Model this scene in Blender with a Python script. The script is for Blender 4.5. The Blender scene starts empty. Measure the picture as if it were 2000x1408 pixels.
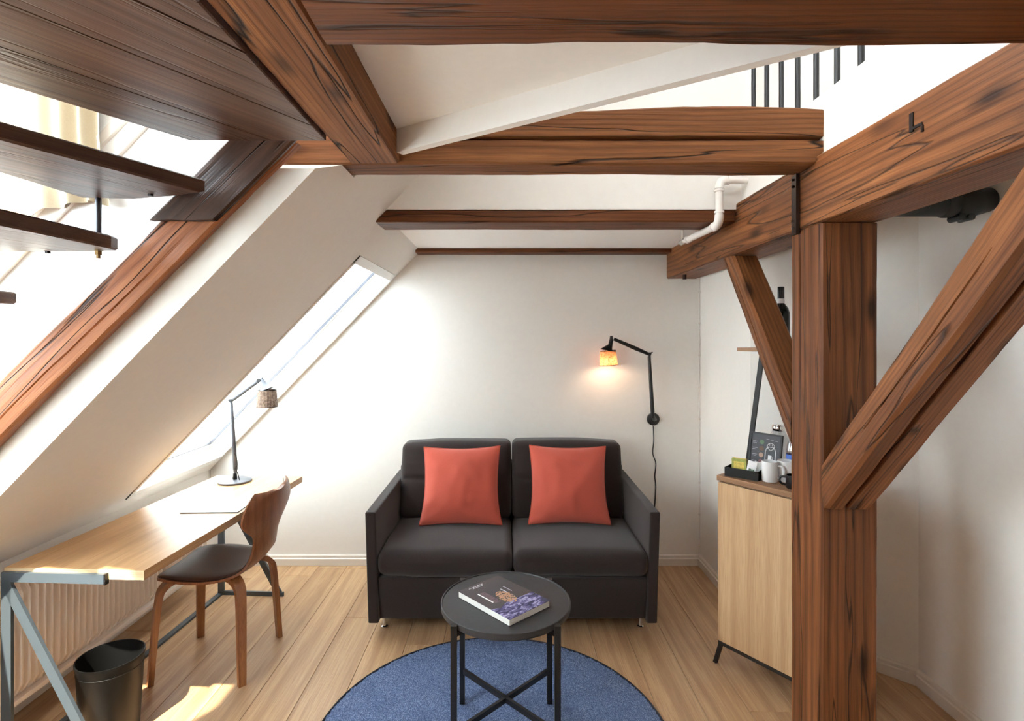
import bpy, math, random
from mathutils import Vector, Matrix, noise, Quaternion

# ------------------------------------------------------------------ camera, sky, sun, exposure
S = bpy.context.scene
C = S.collection
F = 1060.0; VX = 990.0; VY = 660.0; H = 1.5
cam_data = bpy.data.cameras.new('camera')
cam = bpy.data.objects.new('camera', cam_data); C.objects.link(cam)
cam.location = (0, 0, H); cam.rotation_euler = (math.pi/2, 0, 0)
cam_data.sensor_width = 36.0; cam_data.lens = 36.0*F/2000.0
cam_data.shift_x = (1000-VX)/2000.0; cam_data.shift_y = -(704-VY)/2000.0
cam_data.clip_start = 0.05
S.camera = cam

world = bpy.data.worlds.new('sky'); S.world = world; world.use_nodes = True
wn = world.node_tree.nodes; bg = wn['Background']
bg.inputs[0].default_value = (0.82, 0.91, 1.0, 1); bg.inputs[1].default_value = 12.5

sun_d = bpy.data.lights.new('sun', 'SUN'); sun_d.energy = 13.0; sun_d.angle = math.radians(0.9)
sun_d.color = (1.0, 0.90, 0.74)
sun = bpy.data.objects.new('sun', sun_d); C.objects.link(sun)
SUN_DIR = Vector((0.15, 0.72, -1.0)).normalized()
sun.rotation_euler = SUN_DIR.to_track_quat('-Z', 'Y').to_euler()

S.view_settings.view_transform = 'Standard'; S.view_settings.look = 'None'
S.view_settings.gamma = 1.0; S.view_settings.use_curve_mapping = False
S.view_settings.exposure = 0.93
S.cycles.max_bounces = 10; S.cycles.diffuse_bounces = 6; S.cycles.transparent_max_bounces = 12
S.cycles.use_denoising = True
S.cycles.sample_clamp_indirect = 8.0
S.cycles.caustics_reflective = False; S.cycles.caustics_refractive = False

rnd = random.Random(7)

# ------------------------------------------------------------------ materials
def lin(r, g, b):
    def f(c):
        c /= 255.0
        return c/12.92 if c <= .04045 else ((c+.055)/1.055)**2.4
    return (f(r), f(g), f(b), 1)

class NT:
    def __init__(self, name):
        self.m = bpy.data.materials.new(name); self.m.use_nodes = True
        self.t = self.m.node_tree; self.n = self.t.nodes
        self.b = self.n['Principled BSDF']; self.out = self.n['Material Output']
    def node(self, typ, **kw):
        o = self.n.new(typ)
        for k, v in kw.items(): setattr(o, k, v)
        return o
    def link(self, a, b): self.t.links.new(a, b)
    def coords(self, scale=(1, 1, 1), rand=True, kind='Object'):
        tc = self.node('ShaderNodeTexCoord'); mp = self.node('ShaderNodeMapping')
        mp.inputs['Scale'].default_value = scale
        if rand:
            oi = self.node('ShaderNodeObjectInfo')
            sc = self.node('ShaderNodeVectorMath', operation='SCALE'); sc.inputs[0].default_value = (37.0, 13.0, 29.0)
            self.link(oi.outputs['Random'], sc.inputs['Scale'])
            ad = self.node('ShaderNodeVectorMath', operation='ADD')
            self.link(tc.outputs[kind], ad.inputs[0]); self.link(sc.outputs[0], ad.inputs[1])
            self.link(ad.outputs[0], mp.inputs['Vector'])
        else:
            self.link(tc.outputs[kind], mp.inputs['Vector'])
        return mp.outputs[0]
    def noise(self, vec, scale, detail=4, rough=.55, dist=0):
        o = self.node('ShaderNodeTexNoise'); o.inputs['Scale'].default_value = scale
        o.inputs['Detail'].default_value = detail; o.inputs['Roughness'].default_value = rough
        o.inputs['Distortion'].default_value = dist
        self.link(vec, o.inputs['Vector']); return o.outputs[0]
    def ramp(self, fac, stops):
        o = self.node('ShaderNodeValToRGB'); cr = o.color_ramp
        while len(cr.elements) < len(stops): cr.elements.new(0.5)
        for e, (p, c) in zip(cr.elements, stops):
            e.position = p; e.color = c if isinstance(c, tuple) else (c, c, c, 1)
        self.link(fac, o.inputs[0]); return o.outputs[0]
    def mix(self, fac, a, b, mode='MIX'):
        o = self.node('ShaderNodeMix', data_type='RGBA', blend_type=mode)
        for k, v in ((0, fac), (6, a), (7, b)):
            if hasattr(v, 'is_output'): self.link(v, o.inputs[k])
            else: o.inputs[k].default_value = v
        return o.outputs[2]
    def math(self, op, a, b=None):
        o = self.node('ShaderNodeMath', operation=op)
        for k, v in ((0, a), (1, b)):
            if v is None: continue
            if hasattr(v, 'is_output'): self.link(v, o.inputs[k])
            else: o.inputs[k].default_value = v
        return o.outputs[0]
    def bump(self, h, strength=.3, dist=.002):
        o = self.node('ShaderNodeBump'); o.inputs['Strength'].default_value = strength
        o.inputs['Distance'].default_value = dist
        self.link(h, o.inputs['Height']); self.link(o.outputs[0], self.b.inputs['Normal'])
    def set(self, **kw):
        for k, v in kw.items():
            k = k.replace('_', ' ')
            if hasattr(v, 'is_output'): self.link(v, self.b.inputs[k])
            else: self.b.inputs[k].default_value = v
        return self

def plain(name, col, rough=.5, metal=0, bump=0, bscale=60, spec=.5, var=0.0):
    t = NT(name); t.set(Roughness=rough, Metallic=metal)
    t.b.inputs['Specular IOR Level'].default_value = spec
    v = t.coords(rand=False); n = t.noise(v, bscale, 3)
    if var:
        lo = tuple(c*(1-var) for c in col[:3])+(1,); hi = tuple(min(1, c*(1+var)) for c in col[:3])+(1,)
        t.set(Base_Color=t.ramp(n, [(.3, lo), (.7, hi)]))
    else: t.set(Base_Color=col)
    if bump: t.bump(n, bump, .002)
    return t.m

def timber(name, dark, mid, light, ringscale=20, dist=9.0, ringmix=.85, rough=.5, stretch=.16, patch=.45, bump=.5, crack=.8, knots=True):
    """old stained softwood: grain runs along the object's local X"""
    t = NT(name)
    v = t.coords((stretch, 1, 1))
    off = t.node('ShaderNodeVectorMath', operation='MULTIPLY_ADD')
    # wave rings around a far, slightly off-centre pith
    tc = t.node('ShaderNodeTexCoord'); mp = t.node('ShaderNodeMapping')
    mp.inputs['Scale'].default_value = (stretch, 1, 1)
    oi = t.node('ShaderNodeObjectInfo')
    cx = t.math('MULTIPLY_ADD', oi.outputs['Random'], .14); 
    t.link(tc.outputs['Object'], mp.inputs['Vector'])
    comb = t.node('ShaderNodeCombineXYZ')
    t.link(t.math('MULTIPLY', oi.outputs['Random'], 31.0), comb.inputs[0])
    a = t.math('SUBTRACT', t.math('MULTIPLY', oi.outputs['Random'], .16), .05)
    comb.inputs[2].default_value = .035
    t.link(a, comb.inputs[1])
    ad = t.node('ShaderNodeVectorMath', operation='ADD')
    t.link(mp.outputs[0], ad.inputs[0]); t.link(comb.outputs[0], ad.inputs[1])
    w = t.node('ShaderNodeTexWave', wave_type='RINGS', rings_direction='X', wave_profile='SAW')
    w.inputs['Scale'].default_value = ringscale; w.inputs['Distortion'].default_value = dist
    w.inputs['Detail'].default_value = 3; w.inputs['Detail Scale'].default_value = .22
    w.inputs['Detail Roughness'].default_value = .5
    t.link(ad.outputs[0], w.inputs['Vector'])
    fib = t.noise(t.coords((6, 260, 260)), 1.0, 3, .6)
    big = t.noise(t.coords((1.2, 6, 6)), 1.0, 4, .6, .6)
    streak = t.noise(t.coords((.9, 34, 34)), 1.0, 4, .65, .3)
    ring0 = t.ramp(w.outputs['Fac'], [(.0, 0.35), (.25, .0), (.55, .12), (.90, .9), (1.0, .6)])
    ring = t.math('MULTIPLY', ring0, t.ramp(t.noise(t.coords((.8, 5, 5)), 1.0, 2), [(.35, .35), (.6, 1.0)]))
    base = t.mix(t.ramp(streak, [(.32, 0.0), (.68, 1.0)]), mid, light)
    c1 = t.mix(t.math('MULTIPLY', ring, ringmix), base, dark)
    c2 = t.mix(t.math('MULTIPLY', t.ramp(big, [(.38, 1.0), (.62, 0.0)]), patch), c1, t.mix(.5, dark, mid))
    c3 = t.mix(t.ramp(fib, [(.35, .28), (.6, 0.0)]), c2, dark)
    # checks: thin long cracks
    cr = t.noise(t.coords((.55, 9, 9)), 1.0, 3, .5, .2)
    cl = t.math('ABSOLUTE', t.math('SUBTRACT', cr, .5))
    crk = t.ramp(cl, [(.0, 1.0), (.006, .6), (.012, 0.0)])
    c4 = t.mix(t.math('MULTIPLY', crk, crack), c3, (dark[0]*.18, dark[1]*.15, dark[2]*.15, 1))
    if knots:
        vo = t.node('ShaderNodeTexVoronoi'); vo.inputs['Scale'].default_value = 1.0
        t.link(t.coords((3.0, 9, 9)), vo.inputs['Vector'])
        kn = t.ramp(vo.outputs['Distance'], [(.07, 1.0), (.15, .5), (.25, 0.0)])
        c4 = t.mix(t.math('MULTIPLY', kn, .85), c4, (dark[0]*.3, dark[1]*.25, dark[2]*.25, 1))
    t.set(Base_Color=c4, Roughness=rough)
    t.b.inputs['Specular IOR Level'].default_value = .25
    h = t.math('ADD', t.math('MULTIPLY', fib, .35), t.math('MULTIPLY', ring, -.35))
    h2 = t.math('ADD', h, t.math('MULTIPLY', crk, -1.4))
    h3 = t.math('ADD', h2, t.math('MULTIPLY', streak, .6))
    t.bump(h3, bump, .004)
    return t.m

def oak(name, a, b, c, rough=.42, stretch=.12, ring=9, pervar=.12, rmix=.35, bump=.15, axis='x'):
    """light oak boards, grain along local X"""
    t = NT(name)
    A = lambda a, b_: (a, b_, b_) if axis == 'x' else (b_, b_, a)
    oi = t.node('ShaderNodeObjectInfo')
    w = t.node('ShaderNodeTexWave', wave_type='RINGS', rings_direction='X' if axis == 'x' else 'Z')
    w.inputs['Scale'].default_value = ring; w.inputs['Distortion'].default_value = 11
    w.inputs['Detail'].default_value = 3; w.inputs['Detail Scale'].default_value = .35
    t.link(t.coords(A(stretch, 1)), w.inputs['Vector'])
    fib = t.noise(t.coords(A(7, 380)), 1.0, 3, .65)
    st = t.noise(t.coords(A(1.0, 40)), 1.0, 4, .6)
    base = t.mix(t.ramp(st, [(.3, 0.0), (.7, 1.0)]), a, b)
    c1 = t.mix(t.math('MULTIPLY', t.ramp(w.outputs['Fac'], [(.5, 0.0), (.95, 1.0)]), rmix), base, c)
    c2 = t.mix(t.ramp(fib, [(.38, .45), (.55, 0.0)]), c1, c)
    hs = t.node('ShaderNodeHueSaturation')
    t.link(c2, hs.inputs['Color'])
    t.link(t.math('ADD', t.math('MULTIPLY', oi.outputs['Random'], 2*pervar), 1-pervar), hs.inputs['Value'])
    t.set(Base_Color=hs.outputs[0], Roughness=rough)
    t.bump(fib, bump, .001)
    return t.m

def fabric(name, col, scale=900, bump=.4, rough=.95, var=.25, sheen=.2):
    t = NT(name); v = t.coords(rand=False)
    n = t.noise(v, scale, 2, .6); n2 = t.noise(t.coords((1, 1, 3), False), scale*.35, 2)
    lo = tuple(c*(1-var) for c in col[:3])+(1,); hi = tuple(min(1, c*(1+var)) for c in col[:3])+(1,)
    t.set(Base_Color=t.ramp(t.math('MULTIPLY', t.math('ADD', n, n2), .5), [(.4, lo), (.6, hi)]), Roughness=rough)
    t.b.inputs['Sheen Weight'].default_value = sheen; t.b.inputs['Specular IOR Level'].default_value = .15
    t.bump(n, bump, .001)
    return t.m

M = {}
M['plaster'] = plain('white_plaster', lin(235, 231, 225), .85, 0, .10, 35, .2, .012)
M['plaster_ceiling'] = plain('ceiling_plaster', lin(240, 237, 234), .9, 0, .12, 45, .2, .012)
M['gloss_white'] = plain('white_gloss_paint', lin(240, 239, 235), .35)
M['trim'] = plain('baseboard_paint', lin(226, 218, 208), .4)
M['timber'] = timber('old_timber', lin(54, 26, 13), lin(118, 70, 39), lin(164, 106, 64), 24)
M['timber_post'] = timber('post_timber', lin(50, 24, 12), lin(108, 63, 35), lin(156, 98, 58), 13, 14, .85, .5, .13)
M['timber_dark'] = timber('dark_timber', lin(46, 22, 10), lin(98, 54, 27), lin(128, 76, 42), 18, 8, .6)
M['timber_rough'] = timber('weathered_timber', lin(60, 31, 15), lin(122, 74, 40), lin(158, 104, 62), 20, 7, .6, .65, .2, .45, .7, 1.0)
M['timber_rafter'] = timber('rafter_timber', lin(78, 38, 18), lin(140, 80, 44), lin(176, 112, 68), 12, 10, .5, .5, .4, .6, .9, 1.0)
M['timber_burnt'] = timber('blackened_timber', lin(26, 14, 10), lin(62, 38, 27), lin(92, 60, 42), 12, 10, .5, .35, .3, .5, .8, 1.0)
M['stair_wood'] = timber('stained_stair_board', lin(38, 22, 16), lin(74, 47, 36), lin(114, 82, 64), 9, 6, .35, .38, .12, .35, .3, .25, False)
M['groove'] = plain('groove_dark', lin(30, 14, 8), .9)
M['gapwood'] = plain('floor_gap', lin(96, 66, 44), .9)
M['floor'] = oak('oak_floor', lin(184, 146, 108), lin(204, 168, 128), lin(144, 106, 74), .38, .10, 7, .07, .35)
M['desk_oak'] = oak('desk_oak', lin(196, 152, 106), lin(210, 170, 124), lin(160, 116, 76), .35, .10, 8, 0, .3)
M['cab_oak'] = oak('cabinet_oak', lin(196, 158, 116), lin(212, 178, 136), lin(168, 126, 88), .5, .10, 4, 0, .3)
M['cab_top'] = oak('cabinet_top_oak', lin(152, 112, 78), lin(170, 128, 92), lin(120, 84, 58), .5, .10, 6, 0, .3)
M['walnut'] = oak('walnut_veneer', lin(136, 84, 54), lin(154, 100, 66), lin(104, 62, 38), .4, .10, 10, 0, .4, .15, 'z')
M['edge_ply'] = oak('plywood_edge', lin(214, 190, 150), lin(224, 202, 164), lin(180, 150, 108), .6, .1, 8, 0, .3)
M['leather'] = plain('brown_leather', lin(66, 42, 36), .42, 0, .12, 160, .5, .08)
M['desk_steel'] = plain('blue_grey_powder_steel', lin(84, 94, 102), .38, .25, .04, 300)
M['black_steel'] = plain('black_powder_steel', lin(26, 26, 28), .42, .2, .05, 400)
M['tabletop'] = plain('charcoal_tabletop', lin(52, 52, 54), .5, .1, .06, 60, .5, .10)
M['sofa'] = fabric('sofa_fabric', lin(50, 42, 41), 700, .35)
M['pillow'] = fabric('coral_fabric', lin(196, 90, 74), 900, .3, .9, .08, .3)
M['piping'] = fabric('coral_piping', lin(178, 72, 52), 900, .3, .9, .08, .2)
M['curtain'] = fabric('cream_curtain', lin(172, 158, 134), 600, .2, .9, .05, .2)
M['chrome'] = plain('chrome', (.75, .75, .75, 1), .15, 1)
M['brass'] = plain('aged_brass', lin(120, 96, 62), .35, 1)
M['radiator'] = plain('radiator_enamel', lin(246, 238, 230), .4)
M['bin'] = plain('black_plastic', lin(13, 13, 13), .45, 0, .06, 200, .3)
M['pipe_white'] = plain('white_painted_pipe', lin(238, 232, 226), .3)
M['pipe_black'] = plain('black_pipe', lin(14, 14, 15), .5)
M['iron'] = plain('dark_iron_strap', lin(58, 44, 38), .4, .6, .2, 60)
M['paper'] = plain('paper', lin(236, 236, 236), .7)
M['paper_edge'] = plain('page_block', lin(232, 230, 224), .8, 0, .2, 300)
M['ink'] = plain('dark_ink', lin(40, 38, 46), .5)
M['ink_grey'] = plain('grey_ink', lin(190, 190, 200), .5)
M['ink_white'] = plain('white_ink', lin(230, 230, 232), .6)
M['ceramic'] = plain('white_ceramic', lin(236, 236, 236), .18)
M['ceramic_black'] = plain('black_ceramic', lin(28, 28, 30), .25)
M['cable'] = plain('black_cable', lin(20, 20, 20), .5)
M['lamp_grey'] = plain('lamp_grey_metal', lin(96, 98, 104), .4, .4)
M['rodmetal'] = plain('stair_rod_metal', lin(72, 72, 76), .35, .8)
M['sill'] = plain('exterior_sill', lin(215, 213, 208), .6)

def glass_mat():
    t = NT('window_glass'); n = t.n
    tr = t.node('ShaderNodeBsdfTransparent'); tr.inputs[0].default_value = (.96, .98, .98, 1)
    gl = t.node('ShaderNodeBsdfGlossy'); gl.inputs['Roughness'].default_value = .02
    mx = t.node('ShaderNodeMixShader'); mx.inputs[0].default_value = .05
    t.link(tr.outputs[0], mx.inputs[1]); t.link(gl.outputs[0], mx.inputs[2])
    t.link(mx.outputs[0], t.out.inputs[0]); return t.m
M['glass'] = glass_mat()
def frosted():
    t = NT('frosted_glass')
    ts = t.node('ShaderNodeBsdfTranslucent'); ts.inputs[0].default_value = (.69, .71, .71, 1)
    gl = t.node('ShaderNodeBsdfGlossy'); gl.inputs['Roughness'].default_value = .1
    mx = t.node('ShaderNodeMixShader'); mx.inputs[0].default_value = .06
    t.link(ts.outputs[0], mx.inputs[1]); t.link(gl.outputs[0], mx.inputs[2])
    t.link(mx.outputs[0], t.out.inputs[0]); return t.m
M['frosted'] = frosted()
def thin_glass(name, col):
    t = NT(name)
    tr = t.node('ShaderNodeBsdfTransparent'); tr.inputs[0].default_value = col
    gl = t.node('ShaderNodeBsdfGlossy'); gl.inputs['Roughness'].default_value = .05
    mx = t.node('ShaderNodeMixShader'); mx.inputs[0].default_value = .18
    t.link(tr.outputs[0], mx.inputs[1]); t.link(gl.outputs[0], mx.inputs[2])
    t.link(mx.outputs[0], t.out.inputs[0]); return t.m
M['clear'] = thin_glass('clear_glass', (.88, .90, .92, 1))
M['blue_clear'] = thin_glass('blue_tinted_glass', (.45, .62, .85, 1))
M['bottle'] = plain('dark_bottle_glass', lin(12, 12, 12), .12)

def rug_mat():
    t = NT('blue_rug_pile'); v = t.coords(rand=False)
    n = t.noise(v, 260, 2, .7); n2 = t.noise(v, 9, 3)
    c = t.ramp(n, [(.30, lin(52, 64, 92)), (.5, lin(96, 112, 146)), (.70, lin(156, 170, 198))])
    c = t.mix(t.ramp(n2, [(.35, .25), (.6, 0.0)]), c, lin(66, 82, 114))
    t.set(Base_Color=c, Roughness=1.0); t.b.inputs['Specular IOR Level'].default_value = .05
    t.bump(n, .6, .004); return t.m
M['rug'] = rug_mat()
M['rug_edge'] = fabric('rug_binding', lin(28, 32, 44), 500)

def weave_shade(name, a, b, lit):
    t = NT(name); tc = t.node('ShaderNodeTexCoord')
    br = t.node('ShaderNodeTexWave', wave_type='BANDS', bands_direction='Z'); br.inputs['Scale'].default_value = 70
    sep = t.node('ShaderNodeSeparateXYZ'); t.link(tc.outputs['Object'], sep.inputs[0])
    ang = t.math('ARCTAN2', sep.outputs[0], sep.outputs[1])
    sv = t.math('SINE', t.math('MULTIPLY', ang, 44.0))
    t.link(tc.outputs['Object'], br.inputs['Vector'])
    k = t.math('MAXIMUM', t.math('GREATER_THAN', sv, .62), t.math('GREATER_THAN', br.outputs['Fac'], .82))
    n = t.noise(tc.outputs['Object'], 90, 2)
    k2 = t.math('MULTIPLY', k, t.ramp(n, [(.35, 0.35), (.6, 1.0)]))
    col = t.mix(k2, a, b)
    if lit:
        di = t.node('ShaderNodeBsdfDiffuse'); ts = t.node('ShaderNodeBsdfTranslucent')
        t.link(col, di.inputs[0]); t.link(col, ts.inputs[0])
        mx = t.node('ShaderNodeMixShader'); mx.inputs[0].default_value = .75
        t.link(di.outputs[0], mx.inputs[1]); t.link(ts.outputs[0], mx.inputs[2])
        t.link(mx.outputs[0], t.out.inputs[0])
    else:
        t.set(Base_Color=col, Roughness=.8)
    return t.m
M['shade_brown'] = weave_shade('woven_brown_shade', lin(74, 54, 46), lin(186, 160, 140), False)
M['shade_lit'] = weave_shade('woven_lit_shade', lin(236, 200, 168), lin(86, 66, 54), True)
def emit(name, col, s):
    t = NT(name); e = t.node('ShaderNodeEmission'); e.inputs[0].default_value = col; e.inputs[1].default_value = s
    t.link(e.outputs[0], t.out.inputs[0]); return t.m
M['bulb'] = emit('warm_bulb', (1.0, .62, .34, 1), 7)

# ------------------------------------------------------------------ mesh building
class MB:
    def __init__(self): self.v = []; self.f = []
    def add(self, vs, fs):
        o = len(self.v); self.v += [Vector(p) for p in vs]; self.f += [tuple(i+o for i in f) for f in fs]; return self
    def box(self, x0, x1, y0, y1, z0, z1):
        return self.add([(x0,y0,z0),(x1,y0,z0),(x1,y1,z0),(x0,y1,z0),(x0,y0,z1),(x1,y0,z1),(x1,y1,z1),(x0,y1,z1)],
            [(0,3,2,1),(4,5,6,7),(0,1,5,4),(1,2,6,5),(2,3,7,6),(3,0,4,7)])
    def prism(self, poly, axis, a, b):
        """poly in the two other axes, extruded along axis from a to b. axis 'y': poly=(x,z); 'z': (x,y); 'x': (y,z)"""
        n = len(poly)
        def P(p, t):
            return {'y': (p[0], t, p[1]), 'z': (p[0], p[1], t), 'x': (t, p[0], p[1])}[axis]
        vs = [P(p, a) for p in poly]+[P(p, b) for p in poly]
        fs = [tuple(range(n))[::-1], tuple(range(n, 2*n))]+[(i, (i+1) % n, n+(i+1) % n, n+i) for i in range(n)]
        return self.add(vs, fs)
    def tube(self, pts, r, n=10, cap=True, closed=False):
        pts = [Vector(p) for p in pts]; m = len(pts); rr = r if isinstance(r, (list, tuple)) else [r]*m
        vs = []; up = None
        for i, p in enumerate(pts):
            if closed: d = pts[(i+1) % m]-pts[i-1]
            else: d = pts[min(i+1, m-1)]-pts[max(i-1, 0)]
            d.normalize()
            if up is None:
                up = Vector((0, 0, 1)) if abs(d.z) < .9 else Vector((1, 0, 0))
            s = d.cross(up); s.normalize(); up = s.cross(d); up.normalize()
            for k in range(n):
                a = 2*math.pi*k/n; vs.append(p+(s*math.cos(a)+up*math.sin(a))*rr[i])
        fs = []
        for i in range(m if closed else m-1):
            j = (i+1) % m
            for k in range(n):
                l = (k+1) % n; fs.append((i*n+k, i*n+l, j*n+l, j*n+k))
        if cap and not closed:
            fs.append(tuple(range(n))[::-1]); fs.append(tuple((m-1)*n+k for k in range(n)))
        return self.add(vs, fs)
    def lathe(self, prof, n=32, c=(0, 0, 0), cap=(True, True)):
        vs = []; m = len(prof)
        for r, z in prof:
            for k in range(n):
                a = 2*math.pi*k/n; vs.append((c[0]+r*math.cos(a), c[1]+r*math.sin(a), c[2]+z))
        fs = [(i*n+k, i*n+(k+1) % n, (i+1)*n+(k+1) % n, (i+1)*n+k) for i in range(m-1) for k in range(n)]
        if cap[0]: fs.append(tuple(range(n))[::-1])
        if cap[1]: fs.append(tuple((m-1)*n+k for k in range(n)))
        return self.add(vs, fs)
    def grid(self, fn, nu, nv, flip=False):
        vs = [fn(i/(nu-1), j/(nv-1)) for i in range(nu) for j in range(nv)]
        fs = []
        for i in range(nu-1):
            for j in range(nv-1):
                q = (i*nv+j, (i+1)*nv+j, (i+1)*nv+j+1, i*nv+j+1)
                fs.append(q[::-1] if flip else q)
        return self.add(vs, fs)
    def bar(self, p0, p1, w, t, side=None):
        """rectangular bar from p0 to p1, width w along side, thickness t across"""
        p0 = Vector(p0); p1 = Vector(p1); d = (p1-p0).normalized()
        s = Vector(side) if side else (Vector((0, 0, 1)) if abs(d.z) < .9 else Vector((1, 0, 0)))
        s = (s-d*s.dot(d)).normalized(); u = d.cross(s)
        vs = []
        for p in (p0, p1):
            for a, b in ((-1, -1), (1, -1), (1, 1), (-1, 1)): vs.append(p+s*(a*w/2)+u*(b*t/2))
        return self.add(vs, [(0, 3, 2, 1), (4, 5, 6, 7), (0, 1, 5, 4), (1, 2, 6, 5), (2, 3, 7, 6), (3, 0, 4, 7)])
    def rbox(self, x0, x1, y0, y1, z0, z1, r=.02, n=10, puff=(0, 0, 0), fn=None):
        c = Vector(((x0+x1)/2, (y0+y1)/2, (z0+z1)/2)); h = Vector(((x1-x0)/2, (y1-y0)/2, (z1-z0)/2))
        r = min(r, h.x, h.y, h.z)
        def ticks(hh):
            e = [-hh, -hh+r*.3, -hh+r*.65, -hh+r]
            inner = [(-hh+r)+(2*(hh-r))*k/n for k in range(1, n)]
            return e+inner+[hh-r, hh-r*.65, hh-r*.3, hh]
        for ax in range(3):
            a1, a2 = [(1, 2), (2, 0), (0, 1)][ax]
            T1, T2 = ticks(h[a1]), ticks(h[a2])
            for sg in (-1, 1):
                vs = []
                for u in T1:
                    for w in T2:
                        p = Vector((0, 0, 0)); p[ax] = sg*h[ax]; p[a1] = u; p[a2] = w
                        q = Vector([max(-(h[k]-r), min(h[k]-r, p[k])) for k in range(3)])
                        d = p-q
                        if d.length > 1e-9: d = d.normalized()*r
                        o = q+d
                        g = [max(0, 1-(o[k]/h[k])**2) for k in range(3)]
                        o = Vector((o.x+math.copysign(puff[0]*g[1]*g[2], o.x)*(abs(o.x)/h.x),
                                    o.y+math.copysign(puff[1]*g[0]*g[2], o.y)*(abs(o.y)/h.y),
                                    o.z+math.copysign(puff[2]*g[0]*g[1], o.z)*(abs(o.z)/h.z)))
                        o = o+c
                        vs.append(fn(o) if fn else o)
                n1, n2 = len(T1), len(T2); fs = []
                for i in range(n1-1):
                    for j in range(n2-1):
                        q4 = (i*n2+j, (i+1)*n2+j, (i+1)*n2+j+1, i*n2+j+1)
                        fs.append(q4 if sg > 0 else q4[::-1])
                self.add(vs, fs)
        return self
    def xf(self, mat):
        self.v = [mat @ p for p in self.v]; return self
    def build(self, name, mat, parent=None, smooth=False, merge=False):
        me = bpy.data.meshes.new(name)
        vs, fs = self.v, self.f
        if merge:
            key = {}; idx = []; nv = []
            for p in vs:
                k = (round(p.x, 5), round(p.y, 5), round(p.z, 5))
                if k not in key: key[k] = len(nv); nv.append(p)
                idx.append(key[k])
            nf = []
            for f in fs:
                g = []
                for i in f:
                    j = idx[i]
                    if j not in g: g.append(j)
                if len(g) > 2: nf.append(tuple(g))
            vs, fs = nv, nf
        me.from_pydata([tuple(p) for p in vs], [], fs)
        mats = mat if isinstance(mat, (list, tuple)) else [mat]
        for m_ in mats: me.materials.append(M[m_] if isinstance(m_, str) else m_)
        if smooth:
            me.polygons.foreach_set('use_smooth', [True]*len(me.polygons))
            if smooth != 'all': me.set_sharp_from_angle(angle=math.radians(40))
        me.update()
        o = bpy.data.objects.new(name, me); C.objects.link(o)
        if parent: o.parent = parent
        return o

def empty(name, loc=(0, 0, 0), rz=0.0):
    o = bpy.data.objects.new(name, None); C.objects.link(o)
    o.location = loc; o.rotation_euler = (0, 0, rz); o.empty_display_size = .05
    return o
def tag(o, label, cat, group=None):
    o['label'] = label; o['category'] = cat
    if group: o['group'] = group
    return o
def struct(o): o['kind'] = 'structure'; return o
def rel(root):
    """matrix taking world coordinates to the root's local frame"""
    return (Matrix.Translation(root.location) @ root.rotation_euler.to_matrix().to_4x4()).inverted()
def copy_tree(o, parent=None):
    c = o.copy(); C.objects.link(c); c.parent = parent
    for ch in list(o.children): copy_tree(ch, c)
    return c

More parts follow.
